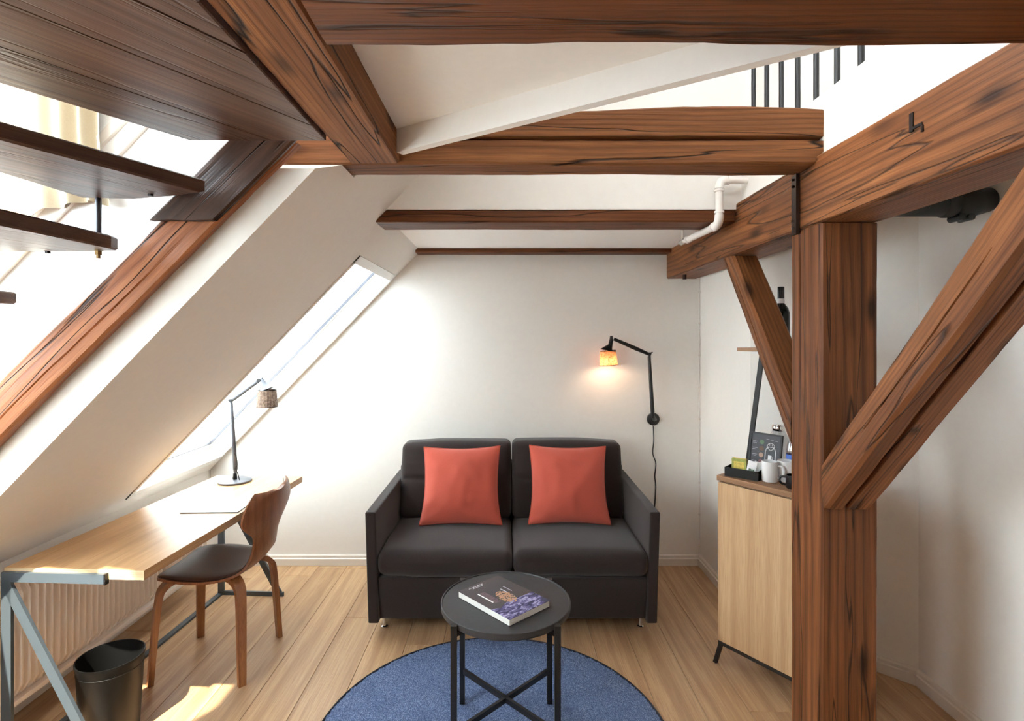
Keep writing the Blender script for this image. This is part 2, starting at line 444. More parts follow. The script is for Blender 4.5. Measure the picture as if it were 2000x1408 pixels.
def beam(name, p0, xdir, length, w, h, up, mat, seed=1, rough=.004, cham=.008, notch=None, t0=None, t1=None, step=.05, wob=None):
    """hewn timber as an object whose local X runs along the grain. p0 = the corner (low y, low z) of the section.
    notch: list of (side, pos 0..1, width, depth, s0, s1); side 0 = low z, 1 = high y, 2 = high z, 3 = low y"""
    x = Vector(xdir).normalized(); z = Vector(up); z = (z-x*z.dot(x)).normalized(); y = z.cross(x)
    mat4 = Matrix((x, y, z)).transposed().to_4x4(); mat4.translation = Vector(p0)
    c = cham
    corners = [(c, 0), (w-c, 0), (w, c), (w, h-c), (w-c, h), (c, h), (0, h-c), (0, c)]
    sec = []; 
    notch = notch or []
    for k in range(4):
        a = corners[2*k]; b = corners[2*k+1]
        ts = [(i/4, None) for i in range(5)]
        for nt in notch:
            if nt[0] == k:
                L = math.dist(a, b); dw = nt[2]/2/L
                ts = [q for q in ts if abs(q[0]-nt[1]) > dw*1.5]
                ts += [(nt[1]-dw, None), (nt[1], nt), (nt[1]+dw, None)]
        ts.sort(key=lambda q: q[0])
        inw = [(0, 1), (-1, 0), (0, -1), (1, 0)][k]
        for t, nt in ts: sec.append((a[0]+(b[0]-a[0])*t, a[1]+(b[1]-a[1])*t, nt, inw))
    n = max(4, int(length/step)); N = len(sec); vs = []
    for i in range(n+1):
        s = i/n
        for (yy, zz, nt, inw) in sec:
            a = t0(yy, zz) if t0 else 0.0
            b = t1(yy, zz) if t1 else length
            xx = a+(b-a)*s
            dy = noise.noise(Vector((xx*2.1+seed*7.3, yy*9, zz*9)))*rough + noise.noise(Vector((xx*14+seed, yy*22, zz*22+5)))*rough*.35
            dz = noise.noise(Vector((xx*1.9+seed*3.1+40, yy*9, zz*9)))*rough + noise.noise(Vector((xx*13+seed+90, yy*22, zz*22)))*rough*.35
            y2, z2 = yy+dy, zz+dz
            if wob: y2, z2 = wob(xx, y2, z2)
            if nt:
                _, _, wd, dp, s0, s1 = nt
                k = max(0, min(1, (s-s0)*8))*max(0, min(1, (s1-s)*8))
                k *= .65+.5*noise.noise(Vector((xx*5, seed, 2)))
                j = noise.noise(Vector((xx*3.0, seed+9, 0)))*wd*.5
                y2 += inw[0]*dp*k+(j if inw[0] == 0 else 0); z2 += inw[1]*dp*k+(j if inw[1] == 0 else 0)
            vs.append((xx, y2, z2))
    fs = [(i*N+k, (i+1)*N+k, (i+1)*N+(k+1) % N, i*N+(k+1) % N) for i in range(n) for k in range(N)]
    # end caps as fans
    cs = len(vs); a = [vs[k] for k in range(N)]; b = [vs[n*N+k] for k in range(N)]
    vs.append(tuple(sum(q[j] for q in a)/N for j in range(3))); vs.append(tuple(sum(q[j] for q in b)/N for j in range(3)))
    fs += [(cs, k, (k+1) % N) for k in range(N)]+[(cs+1, n*N+(k+1) % N, n*N+k) for k in range(N)]
    mb = MB(); mb.add(vs, [f[::-1] for f in fs])
    o = mb.build(name, mat, None, smooth=False)
    me = o.data
    me.polygons.foreach_set('use_smooth', [True]*len(me.polygons)); me.set_sharp_from_angle(angle=math.radians(30))
    o.matrix_world = mat4
    return o
def child_of(o, parent):
    """parent an object built in world coordinates, keeping its place"""
    o.parent = parent; o.matrix_parent_inverse = parent.matrix_world.inverted() if parent.type == 'MESH' else rel(parent)
    return o

# ------------------------------------------------------------------ room shell
YB = 3.589; XR1 = 1.277; XR2 = 1.779; SA = 2.669; SK = 1.04; NRM = Vector((-SK, 0, 1)).normalized()
def sz(x): return SA+SK*x
def sxz(z): return (z-SA)/SK
YREV = 1.72; KNX = -1.96

root = struct(empty('floor', (0, 0, 0)))
MB().box(-2.6, 2.0, -1.5, 3.8, -.06, -.012).build('subfloor', 'gapwood', root)
fw = .184; fx0 = -.864-fw*9
bank = []
for i in range(0, 24):
    x0 = fx0+i*fw
    if x0 > 1.85: break
    y = -1.5-rnd.random()*1.2
    while y < YB:
        L = rnd.choice([1.6, 1.9, 2.2]); y1 = min(y+L, YB-.001); ya = max(y, -1.5)
        if y1-ya > .02:
            # local X along the grain -> object rotated 90 deg
            mb = MB(); l = y1-ya; g = .0005; cc = .0016; w = fw-2*g
            vs = [(g, -w, -.02), (l-g, -w, -.02), (l-g, 0, -.02), (g, 0, -.02),
                  (g, -w, -cc), (l-g, -w, -cc), (l-g, 0, -cc), (g, 0, -cc),
                  (g+cc, -w+cc, 0), (l-g-cc, -w+cc, 0), (l-g-cc, -cc, 0), (g+cc, -cc, 0)]
            fs = [(0, 3, 2, 1), (0, 1, 5, 4), (1, 2, 6, 5), (2, 3, 7, 6), (3, 0, 4, 7), (4, 5, 9, 8), (5, 6, 10, 9), (6, 7, 11, 10), (7, 4, 8, 11), (8, 9, 10, 11)]
            mb.add(vs, fs); o = mb.build('floor_plank', 'floor', root)
            o.location = (x0+g, ya, 0); o.rotation_euler = (0, 0, math.pi/2)
        y += L

def W(name, mb, mat='plaster'): return struct(mb.build(name, mat))
W('wall_back', MB().box(-2.6, 1.5, YB, YB+.12, -.05, 2.2))
W('wall_right', MB().prism([(XR1, YB), (XR1, 2.847), (XR2, 2.345), (XR2, -1.5), (XR2+.12, -1.5), (XR2+.12, 2.42), (XR1+.12, 2.93), (XR1+.12, YB)], 'z', -.05, 2.128))
W('wall_right_upper', MB().box(2.2, 2.32, -1.5, 2.62, 2.3, 3.72))
# knee wall
W('wall_left', MB().box(KNX-.12, KNX, -1.5, YB, -.05, sz(KNX)))

def slope_prism(xa, xb, y0, y1, n0=0, n1=.16, mb=None):
    mb = mb or MB(); o0 = NRM*n0; o1 = NRM*n1
    poly = [(xa+o0.x, sz(xa)+o0.z), (xb+o0.x, sz(xb)+o0.z), (xb+o1.x, sz(xb)+o1.z), (xa+o1.x, sz(xa)+o1.z)]
    return mb.prism(poly, 'y', y0, y1)
SKY = (-1.882, -.742, 2.705, 3.555)
xt = sxz(2.10)
roof = MB()
slope_prism(-2.08, xt, 1.985, SKY[2], mb=roof)
slope_prism(-2.08, SKY[0], SKY[2], SKY[3], mb=roof)
slope_prism(SKY[1], xt, SKY[2], SKY[3], mb=roof)
slope_prism(-2.08, xt, SKY[3], YB, mb=roof)
slope_prism(xt, sxz(3.7), 1.985, 2.6, mb=roof)
# part beside the window bay: flat top under the tie beam
zt = 2.037
def slab_sec(y, z): return [(-2.08, y, sz(-2.08)), (sxz(z), y, z), (z-2.85, y, z), (-2.21, y, .64)]
secs = slab_sec(YREV, 2.037)+slab_sec(1.842, 2.087)+slab_sec(1.985, 2.087)
roof.add(secs, [(0, 1, 2, 3), (11, 10, 9, 8)]+[(l*4+i, (l+1)*4+i, (l+1)*4+(i+1) % 4, l*4+(i+1) % 4) for l in (0, 1) for i in range(4)])
W('ceiling_slope', roof)
# behind the camera the slope runs on
nr = MB(); slope_prism(-2.08, sxz(3.7), -1.5, .15, mb=nr)
slope_prism(-2.08, -1.80, .15, YREV, mb=nr)
W('ceiling_slope_near', nr)
# side cheeks of the glazed bay, white
NB = 1.0
o1 = NRM*NB
def cheek(y0, y1):
    xa = -1.95; xb = -.15
    lo = lambda x: x+2.851
    return MB().prism([(xa-.1, lo(xa-.1)), (-.75, lo(-.75)), (-.75, 3.75), (xb+o1.x, sz(xb)+o1.z+.2), (xa+o1.x-.1, sz(xa-.1)+o1.z)], 'y', y0, y1)
W('wall_bay_far', cheek(YREV, 1.845), 'gloss_white')
W('wall_bay_near', cheek(.03, .15), 'gloss_white')

# slanted glazing of the bay: frame bars and panes
bay = struct(empty('window_1', (0, 0, 0)))
xa, xb = -2.0, -.78
def pt(x, n): return (x+NRM.x*n, sz(x)+NRM.z*n)
for k, yy in enumerate([.15, .93, 1.66]):
    a = pt(xa, NB-.02); b = pt(xb, NB-.02); c = pt(xb, NB+.04); d = pt(xa, NB+.04)
    MB().prism([a, b, c, d], 'y', yy, yy+.055).build('window_bar', 'gloss_white', bay)
for x in (-2.0, -.825):
    a = pt(x, NB-.02); b = pt(x+.045, NB-.02); c = pt(x+.045, NB+.03); d = pt(x, NB+.03)
    MB().prism([a, b, c, d], 'y', .2, 1.66).build('window_rail', 'gloss_white', bay)
for y0, y1 in ((.2, .93), (.98, 1.66)):
    a = pt(xa, NB+.005); b = pt(xb, NB+.005); c = pt(xb, NB+.011); d = pt(xa, NB+.011)
    MB().prism([a, b, c, d], 'y', y0, y1).build('pane', 'glass', bay)
W('bay_light_blocker', MB().prism([pt(-.78, NB-.02), pt(-.10, NB-.02), pt(-.10, NB+.10), pt(-.78, NB+.10)], 'y', .03, 1.845), 'gloss_white')  # unseen slab above the glazing, added to keep sky light out of the loft
# sill wall of bay
W('wall_bay_sill', MB().prism([(-2.08, sz(-2.08)), (-1.86, sz(-1.86)), pt(-1.86, NB), pt(-2.08, NB)], 'y', .03, 1.845), 'gloss_white')
# thin trim strips on the far cheek
for k, (n, w_) in enumerate(((.47, .012), (.53, .03))):
    a = pt(-1.9, n); b = pt(-.6, n); c = pt(-.6, n+w_); d = pt(-1.9, n+w_)
    W('trim_%d' % (k+1), MB().prism([a, b, c, d], 'y', YREV-.014, YREV), 'trim')

# skylight over the desk
sk = struct(empty('window_2', (0, 0, 0)))
x0, x1, y0, y1 = SKY
def skbar(xa_, xb_, ya_, yb_, n0, n1, name, mat): return slope_prism(xa_, xb_, ya_, yb_, n0, n1).build(name, mat, sk)
t = .022
skbar(x0-.012, x0+t, y0-.012, y1, -.006, .02, 'casing', 'gloss_white'); skbar(x1-t, x1+.012, y0-.012, y1, -.006, .02, 'casing', 'gloss_white')
skbar(x0-.012, x1+.012, y0-.012, y0+.012, -.006, .02, 'casing', 'trim'); skbar(x0-.012, x1+.012, y1-t, y1+.005, -.006, .02, 'casing', 'gloss_white')
fr = .03
for q in ((x0, x0+fr, y0, y1), (x1-fr, x1, y0, y1), (x0+fr, x1-fr, y0, y0+fr), (x0+fr, x1-fr, y1-fr, y1)):
    skbar(*q, .095, .14, 'sash', 'gloss_white')
for q in ((x0+fr, x1-fr, y1-fr-.005, y1-fr), (x0+fr, x1-fr, y0+fr, y0+fr+.005), (x0+fr, x0+fr+.004, y0+fr, y1-fr), (x1-fr-.004, x1-fr, y0+fr, y1-fr)):
    skbar(*q, .098, .112, 'gasket', 'lamp_grey')
skbar(x0+fr, x1-fr, y0+fr, y1-fr, .115, .121, 'pane', 'frosted')

# ceilings
W('ceiling_back', MB().box(sxz(2.075)-.05, 1.40, 2.70, YB+.05, 2.075, 2.2), 'plaster_ceiling')
D0, D1 = -.532, -.366
fd = Vector((.84, -.54, 0)).normalized(); fp = Vector((D1, 1.80, 0))
q1 = fp+fd*2.6
W('ceiling', MB().prism([(D1, 1.80), (D1, -1.5), (2.3, -1.5), (q1.x, max(q1.y, -1.4))], 'z', 2.193, 2.26), 'plaster_ceiling')
nn = Vector((-fd.y, fd.x, 0))
W('trim_3', MB().prism([(fp.x, fp.y), (q1.x, q1.y), (q1.x+nn.x*.03, q1.y+nn.y*.03), (fp.x+nn.x*.03, fp.y+nn.y*.03)], 'z', 2.115, 2.60), 'plaster_ceiling')
W('wall_loft', MB().box(sxz(3.7)-1.7, 2.32, 2.50, 2.60, 2.092, 3.72), 'plaster')
W('ceiling_upper', MB().box(-1.6, 2.32, -1.5, 2.6, 3.70, 3.8), 'plaster_ceiling')
# loft floor slab at the right with its white edge
W('ceiling_right', MB().box(1.08, 2.32, .30, 2.50, 2.130, 2.336), 'plaster')
W('ceiling_nook', MB().box(1.256, 1.95, 2.3, YB+.05, 2.10, 2.2), 'plaster_ceiling')
# wall behind the camera
W('wall_front', MB().box(-2.6, 2.32, -1.62, -1.5, -.05, 3.8))

# baseboards (profile: board + moulding)
def baseboard(name, p, q, inward):
    p = Vector((*p, 0)); q = Vector((*q, 0)); d = (q-p).normalized(); n = Vector((*inward, 0)).normalized()
    prof = [(0, .001), (.018, .001), (.018, .045), (.012, .050), (.012, .062), (.007, .070), (0, .070)]
    vs = [p+n*a+Vector((0, 0, b)) for a, b in prof]+[q+n*a+Vector((0, 0, b)) for a, b in prof]
    m = len(prof); mb = MB().add(vs, [tuple(range(m)), tuple(range(m, 2*m))[::-1]]+[(i, i+m, (i+1) % m+m, (i+1) % m) for i in range(m)])
    struct(mb.build(name, 'trim'))
baseboard('baseboard_back', (-1.96, YB), (XR1, YB), (0, -1))
baseboard('baseboard_right', (XR1, YB), (XR1, 2.847), (-1, 0))
baseboard('baseboard_angled', (XR1, 2.847), (XR2, 2.345), (-.707, -.707))
baseboard('baseboard_right_near', (XR2, 2.345), (XR2, -1.5), (-1, 0))

# ------------------------------------------------------------------ timber frame
# tie beam across the room
def tie_end(y, z): return 1.905-(.055 if z < .045 else (.02 if z < .09 else 0))
tie = beam('tie_beam', (-.80, 1.85, 2.093), (1, 0, 0), 1.905, .13, .190, (0, 0, 1), 'timber_rough', 3, .005, .006,
           notch=[(3, .54, .016, .05, .22, 1.2)], t1=tie_end,
           wob=lambda x, y, z: (y, z-(.014*max(0, 1-z/.1)*0) + (.010*math.sin(x*5)*(z/.19)**3)))
tag(tie, 'brown timber beam crossing the whole room with a long split, resting over the post', 'beam')
peg = MB().lathe([(.006, 0), (.006, .004)], 12).build('peg_hole', 'groove', None)
peg.rotation_euler = (math.pi/2, 0, 0); peg.location = (.128, 1.8515, 2.257)
child_of(peg, tie)
# long side beam
side = beam('side_beam', (1.056, .45, 1.891), (0, 1, 0), YB-.008-.45, .195, .231, (0, 0, 1), 'timber', 11, .004, .006)
# section local y = z x x = (0,0,1)x(0,1,0) = (-1,0,0): shift so that it spans 1.056..1.251
side.matrix_world = Matrix.Translation((.195, 0, 0)) @ side.matrix_world
tag(side, 'thick brown beam running back along the right wall on top of the post', 'beam')
nk = MB()
nk.box(1.0505, 1.058, 1.405, 1.418, 2.035, 2.085).box(1.0505, 1.058, 1.375, 1.405, 2.040, 2.047).box(1.0505, 1.058, 1.372, 1.378, 2.022, 2.040)
child_of(nk.build('joint_notch', 'groove'), side)
bolt = MB().lathe([(.012, 0), (.012, .03)], 10, (1.10, 3.36, 1.863)).build('bolt', 'iron'); child_of(bolt, side)
# metal strap on the side beam
st = MB(); st.box(1.046, 1.054, 1.955, 1.995, 1.875, 2.092).box(1.040, 1.054, 1.952, 1.958, 1.875, 2.092)
child_of(st.build('iron_strap', 'iron'), side)
for zz in (1.90, 1.925, 2.05, 2.075):
    b = MB().tube([(1.036, 1.975, zz), (1.047, 1.975, zz)], .005, 8).build('bolt', 'chrome' if zz < 2 else 'iron'); child_of(b, side)
# post
post = beam('corner_post', (1.251, 1.826, 0.001), (0, 0, 1), 1.886, .194, .195, (-1, 0, 0), 'timber_post', 5, .003, .009,
            notch=[(2, .30, .016, .02, .62, 1.2)])
tag(post, 'square brown timber post standing on the oak floor at the right', 'post')
# braces, in the plane of the side beam
def brace(name, A, Bp, x0, x1, thick, mat, seed, lab, notch, zcut=None, ycut=None, ztop=None):
    """A,Bp = lower-edge line points (y,z) from the foot up; thick measured square to it, on the upper side"""
    a = Vector((x0, A[0], A[1])); b = Vector((x0, Bp[0], Bp[1])); d = (b-a); L = d.length; d.normalize()
    n = Vector((0, -d.z, d.y));
    if n.z < 0: n = -n
    yv = n.cross(d)    # local y
    sgn = 1 if yv.x > 0 else -1
    p0 = a if sgn > 0 else a+Vector((x1-x0, 0, 0))
    def cut(fn_v, val):
        def f(y, z):
            q = n*z
            base = (a.y+q.y) if fn_v == 'y' else (a.z+q.z)
            dd = d.y if fn_v == 'y' else d.z
            return (val-base)/dd
        return f
    t0 = cut('y', ycut) if ycut is not None else None
    if zcut is not None:
        ty = t0; tz = cut('z', zcut)
        t0 = (lambda y, z: max(ty(y, z), tz(y, z)))
    o = beam(name, p0, d, L, x1-x0, thick, n, mat, seed, .004, .010, notch=notch, t0=t0, t1=cut('z', ztop))
    tag(o, lab, 'brace', 'slanting braces at the post'); return o
brace('timber_brace', (2.03, 1.10), (2.665, 1.89), 1.058, 1.178, .092, 'timber', 21,
      'slim slanting timber brace behind the post above the cabinet', [(3, .45, .008, .012, .0, .9), (1, .45, .008, .012, .0, .9)], ycut=2.024, ztop=1.886)
brace('timber_brace', (1.798, .933), (1.13, 1.668), 1.058, 1.205, .118, 'timber', 33,
      'thick slanting timber brace in front of the post, rising towards the viewer', [(0, .42, .018, .05, -.2, 1.2), (1, .5, .006, .010, .2, .8), (3, .5, .006, .010, .2, .8)], zcut=.933, ycut=1.822, ztop=1.886)
# front beam and the beam beside the landing
fb = beam('front_beam', (D1+.004, .89, 2.090), (1, 0, 0), 2.12, .21, .17, (0, 0, 1), 'timber_dark', 41, .006, .012, t1=lambda y, z: 2.12)
tag(fb, 'dark brown beam along the top of the picture nearest the viewer', 'beam')
db = beam('trimmer_beam', (D1, .15, 2.093), (0, 1, 0), 1.848-.15, .166, .17, (0, 0, 1), 'timber_rough', 52, .003, .006)
tag(db, 'light brown beam running back beside the dark stair landing', 'beam')
cb1 = beam('ceiling_beam', (-.605, 2.505, 2.035), (1, 0, 0), 1.658, .19, .056, (0, 0, 1), 'timber_dark', 61, .003, .006)
tag(cb1, 'brown ceiling beam at the step of the ceiling, behind the white pipe', 'beam')
cb2 = beam('ceiling_beam', (-.585, 3.47, 2.048), (1, 0, 0), 1.638, .115, .026, (0, 0, 1), 'timber_dark', 66, .002, .004)
tag(cb2, 'thin brown beam against the back wall, farthest of the ceiling beams', 'beam')
for o_ in (cb1, cb2): o_['group'] = 'low beams under the back ceiling'

# sloping rafter at the bay
a = Vector((-1.95, 0, 2.744-1.95)); b = Vector((-.70, 0, 2.744-.70)); d = (b-a).normalized(); n = Vector((-.7071, 0, .7071))
raf = beam('rafter', (a.x, 1.7145, a.z), d, (b-a).length+.06, .046, .129, n, 'timber_rafter', 71, .007, .008,
           notch=[(3, .7, .008, .006, .1, .8), (1, .3, .008, .006, .1, .8)],
           t1=lambda y, z: (2.10-a.z)/.7071-z)
# y axis of the section = n x d : make sure the timber stands proud towards the viewer
yv = n.cross(d)
if yv.y > 0: raf.matrix_world = Matrix.Translation((0, -.048, 0)) @ raf.matrix_world
tag(raf, 'golden brown sloping rafter on the white bay wall beside the stair treads', 'rafter')
# dark upper piece scarfed over the rafter
px0 = -1.075+.02
a2 = Vector((-1.00, 0, 2.744-1.00+.0)); L2 = .35
cap = beam('scarf_board', (a2.x, 1.667, a2.z), d, L2, .022, .140, n, 'timber_burnt', 77, .005, .006,
           t0=lambda y, z: (1.857-a2.z)/.7071-z+.006*math.sin(z*90), t1=lambda y, z: (2.105-a2.z)/.7071-z, step=.03)
if yv.y > 0: cap.matrix_world = Matrix.Translation((0, -.024, 0)) @ cap.matrix_world
cap['label'] = 'blackened rough upper piece'
child_of(cap, raf)

# ------------------------------------------------------------------ stair
stair = empty('winding_stair', (-1.1, 1.5, 2.0))
tag(stair, 'dark stained open stair with a board landing and treads hung on steel rods', 'stair')
R_ = rel(stair)
# landing boards
gd = Vector((.224, .363, 0)).normalized(); gn = Vector((gd.y, -gd.x, 0))
P0 = Vector((-.935, 1.606, 0))
def clip(poly, p, nrm):
    out = []
    for i in range(len(poly)):
        A = poly[i]; B_ = poly[(i+1) % len(poly)]; da = (A-p).dot(nrm); db_ = (B_-p).dot(nrm)
        if da >= 0: out.append(A)
        if (da >= 0) != (db_ >= 0): out.append(A+(B_-A)*(da/(da-db_)))
    return out
land = [Vector((-.935, 1.606, 0)), Vector((-.535, 1.606, 0)), Vector((-.535, .35, 0)), Vector((-1.71, .35, 0))]
def plank_obj(name, poly, z0, z1, mat, root, ang, bevel=.004):
    """flat board with its grain along the direction ang, as an own rotated object"""
    c = sum(poly, Vector())/len(poly); rot = Matrix.Rotation(-ang, 4, 'Z')
    lp = [(rot @ (p-c)) for p in poly]
    area = sum(lp[i].x*lp[(i+1) % len(lp)].y-lp[(i+1) % len(lp)].x*lp[i].y for i in range(len(lp)))
    if area < 0: lp.reverse()
    n_ = len(lp); cen = sum(lp, Vector())/n_
    def ring(k, z): return [(p.x+(cen.x-p.x)*k, p.y+(cen.y-p.y)*k, z) for p in lp]
    k = bevel/max(.05, min((p-cen).length for p in lp)); h = z1-z0
    vs = ring(k, 0)+ring(0, bevel)+ring(0, h-bevel)+ring(k, h)
    fs = [tuple(range(n_))[::-1], tuple(range(3*n_, 4*n_))]
    for l in range(3): fs += [(l*n_+i, l*n_+(i+1) % n_, (l+1)*n_+(i+1) % n_, (l+1)*n_+i) for i in range(n_)]
    o = MB().add(vs, fs).build(name, mat, None)
    mw = Matrix.Translation((c.x, c.y, z0)) @ Matrix.Rotation(ang, 4, 'Z')
    o.parent = root; o.matrix_local = R_ @ mw
    return o
ga = math.atan2(gd.y, gd.x)
edges = [0, .205, .40, .60, .9]
for i in range(4):
    a_ = P0+gn*(edges[i]+.0015); b_ = P0+gn*(edges[i+1]-.0015)
    poly = clip(clip(land, a_, gn), b_, -gn)
    if len(poly) > 2: plank_obj('landing_board', poly, 2.083, 2.125, 'stair_wood', stair, ga, .003)
def V2(l): return [Vector((x, y, 0)) for x, y in l]
t1p = V2([(-.883, 1.586), (-.993, 1.628), (-1.135, 1.662), (-1.284, 1.648), (-1.30, 1.381), (-1.42, 1.0), (-1.24, .86), (-1.081, 1.157)])
t2p = V2([(-1.167, 1.600), (-1.176, 1.640), (-1.27, 1.655), (-1.44, 1.660), (-1.66, 1.64), (-1.66, 1.16), (-1.30, 1.05), (-1.186, 1.27)])
t3p = V2([(-1.503, 1.630), (-1.503, 1.662), (-1.75, 1.662), (-1.78, 1.25), (-1.55, 1.20)])
plank_obj('tread', t1p, 1.9235, 1.9635, 'stair_wood', stair, math.atan2(.43, .2), .005)
plank_obj('tread', t2p, 1.7635, 1.8035, 'stair_wood', stair, math.atan2(.4, .1), .005)
tr3 = plank_obj('tread', t3p, 1.6035, 1.640, 'stair_wood', stair, math.atan2(.4, .1), .005)
def rod(x, y, z0, z1):
    r = MB().tube([(x, y, z0), (x, y, z1)], .0085, 12).xf(R_).build('rod', 'rodmetal', stair, smooth=True)
    return r
for (x, y, za, zb) in ((-1.236, 1.642, 1.8035, 1.9235), (-1.566, 1.648, 1.64, 1.7635)):
    rod(x, y, za, zb)
    MB().lathe([(.013, 0), (.013, .004), (.010, .004), (.010, -.012), (.006, -.012), (.006, -.022)][::-1], 6, (x, y, za-.0405)).xf(R_).build('nut', 'brass', stair)
for (x, y, z) in ((-1.05, 1.60, 1.9235), (-1.40, 1.655, 1.7635)):
    MB().lathe([(.008, -.006), (.008, 0)], 6, (x, y, z)).xf(R_).build('nut', 'black_steel', stair)

# curtain in the bay
def cur(u, v):
    x = -1.80+.54*u; z = 1.905+.75*v
    amp = .016+.006*math.sin(u*9)
    y = 1.690+amp*.8*math.sin(u*40+1.5*math.sin(v*1.5)+2*math.sin(u*7))
    if v < .25:
        k = (.25-v)/.25
        z += k*(.018*math.sin(u*9)+.004*math.sin(u*31)); x += k*.05*(u-.4)
    return (x, y, z)
cu = MB().grid(cur, 140, 14).build('curtain', 'curtain', None, smooth='all')
tag(cu, 'cream curtain hanging in folds in the bright bay behind the stair', 'curtain')

# loft railing
rail = empty('loft_railing', (1.10, 2.0, 2.336)); tag(rail, 'black steel bar railing standing on the white loft edge', 'railing')
RR = rel(rail)
for k in range(9):
    y = 2.42-k*.1225
    MB().tube([(1.10, y, 2.336), (1.10, y, 3.20)], .0095, 12).xf(RR).build('baluster', 'black_steel', rail, smooth=True)
MB().box(1.08, 1.12, 1.38, 2.46, 3.20, 3.215).xf(RR).build('handrail', 'black_steel', rail)

# white pipe at the ceiling
pp = empty('heating_pipe', (.945, 2.44, 2.0)); tag(pp, 'white painted pipe bent along the side beam below the ceiling', 'pipe')
RP = rel(pp)
def arc(c, a, b, n=6):
    """rounded corner from a through c to b"""
    a, b, c = Vector(a), Vector(b), Vector(c); return [(a*(1-t)**2+c*2*t*(1-t)+b*t*t) for t in [i/n for i in range(n+1)]]
r = .0165
MB().tube([(1.079, 2.44, 2.209), (.985, 2.44, 2.209)], r, 16).xf(RP).build('pipe_run', 'pipe_white', pp, smooth=True)
MB().tube(arc((.955, 2.44, 2.209), (.99, 2.44, 2.209), (.955, 2.44, 2.17)), r*1.22, 16).xf(RP).build('elbow', 'pipe_white', pp, smooth=True)
MB().tube([(.955, 2.44, 2.18), (.955, 2.44, 2.05)], r, 16).xf(RP).build('pipe_run', 'pipe_white', pp, smooth=True)
MB().tube(arc((.955, 2.44, 2.010), (.955, 2.44, 2.055), (.953, 2.485, 2.010)), r*1.22, 16).xf(RP).build('elbow', 'pipe_white', pp, smooth=True)
MB().tube([(.953, 2.47, 2.010), (.940, 2.80, 2.010)], r, 16).xf(RP).build('pipe_run', 'pipe_white', pp, smooth=True)
MB().tube([(.940, 2.80, 2.010), (.938, 2.825, 2.010), (.938, 2.826, 2.010), (.935, 2.86, 2.010)], [.019, .019, .011, .011], 14).xf(RP).build('coupling', 'pipe_white', pp, smooth=True)
MB().tube([(.935, 2.86, 2.010), (.932, 2.90, 2.010)], .016, 8).xf(RP).build('valve', 'chrome', pp)
MB().tube([(.932, 2.88, 2.010), (.932, 2.88, 2.073)], .005, 8).xf(RP).build('hanger', 'pipe_white', pp)

for p_, q_ in (((.998, 2.44, 2.209), (.990, 2.44, 2.209)), ((.955, 2.44, 2.166), (.955, 2.44, 2.158)), ((.955, 2.44, 2.070), (.955, 2.44, 2.062)), ((.952, 2.49, 2.010), (.9518, 2.498, 2.010))):
    MB().tube([p_, q_], r*1.32, 16).xf(RP).build('collar', 'pipe_white', pp, smooth=True)
# black pipe with a clamped fitting at the right
bp = empty('drain_pipe', (1.60, 2.0, 1.99)); tag(bp, 'black pipe with a clamped coupling below the side beam at the right wall', 'pipe')
RB = rel(bp)
MB().tube([(1.30, 2.0, 1.992), (1.62, 2.0, 1.992)], .044, 24).xf(RB).build('pipe_run', 'pipe_black', bp, smooth=True)
MB().tube([(1.60, 2.0, 1.995), (1.61, 2.0, 1.995), (1.63, 2.0, 1.995), (1.645, 2.0, 1.995), (1.66, 2.0, 1.995), (1.70, 2.0, 1.997), (1.72, 2.0, 2.0), (1.775, 2.0, 2.01)],
          [.046, .052, .052, .047, .056, .058, .050, .044], 24).xf(RB).build('coupling', 'pipe_black', bp, smooth=True)
for xx in (1.65, 1.685):
    MB().tube([(xx, 1.965, 1.940), (xx, 2.02, 1.940)], .013, 10).xf(RB).build('clamp_screw', 'pipe_black', bp)

# cable in the corner, with clips
cc = empty('corner_cable', (XR1-.006, YB-.006, 0)); tag(cc, 'thin white cable clipped up the back right corner of the room', 'cable')
MB().tube([(0, 0, .07), (0, 0, 1.93)], .0035, 8).build('cable_run', 'pipe_white', cc, smooth=True)
for k in range(9): MB().box(-.005, .005, -.004, .005, .12+k*.21, .13+k*.21).build('clip', 'trim', cc)

# ------------------------------------------------------------------ radiator
rad = empty('radiator', (-1.885, 1.2, 0), math.radians(-1.6)); tag(rad, 'long fluted cream radiator below the desk on the low wall', 'radiator')
LR = 2.05; z0, z1 = .13, .585
MB().box(-.03, .0, 0, LR, z0, z1).build('back_panel', 'radiator', rad)
MB().box(-.05, .034, 0, LR, z1, z1+.012).build('top_grille', 'radiator', rad)
MB().box(0, .030, 0, LR, z0-.004, z0+.014).build('bottom_rim', 'radiator', rad)
for y in (-.012, LR): MB().box(-.05, .034, y, y+.012, z0, z1+.012).build('side_panel', 'radiator', rad)
rib = MB(); p = .033; z0r, z1r = z0+.014, z1
vs = []
for (yy, xx, tp) in ((0, .001, .0), (.010, .002, .0), (.0125, .028, .03), (.015, .036, .038), (.021, .036, .038), (.0235, .030, .03), (.030, .003, 0), (.033, .001, 0)):
    vs += [(0.002 if tp else xx*.5, yy, z0r), (xx, yy, z0r+.012+tp), (xx, yy, z1r-.012-tp), (0.002 if tp else xx*.5, yy, z1r)]
fs = []
for i in range(7):
    for j in range(3): fs.append((i*4+j, (i+1)*4+j, (i+1)*4+j+1, i*4+j+1))
rib.add(vs, fs); r0 = rib.build('rib', 'radiator', rad, smooth=True)
r0.location = (0, 0.004, 0)
for k in range(1, int(LR/p)):
    c_ = r0.copy(); C.objects.link(c_); c_.parent = rad; c_.location = (0, .004+k*p, 0)
for y in (.3, 1.75):
    MB().box(-.064, -.03, y, y+.03, .2, .5).build('bracket', 'radiator', rad)

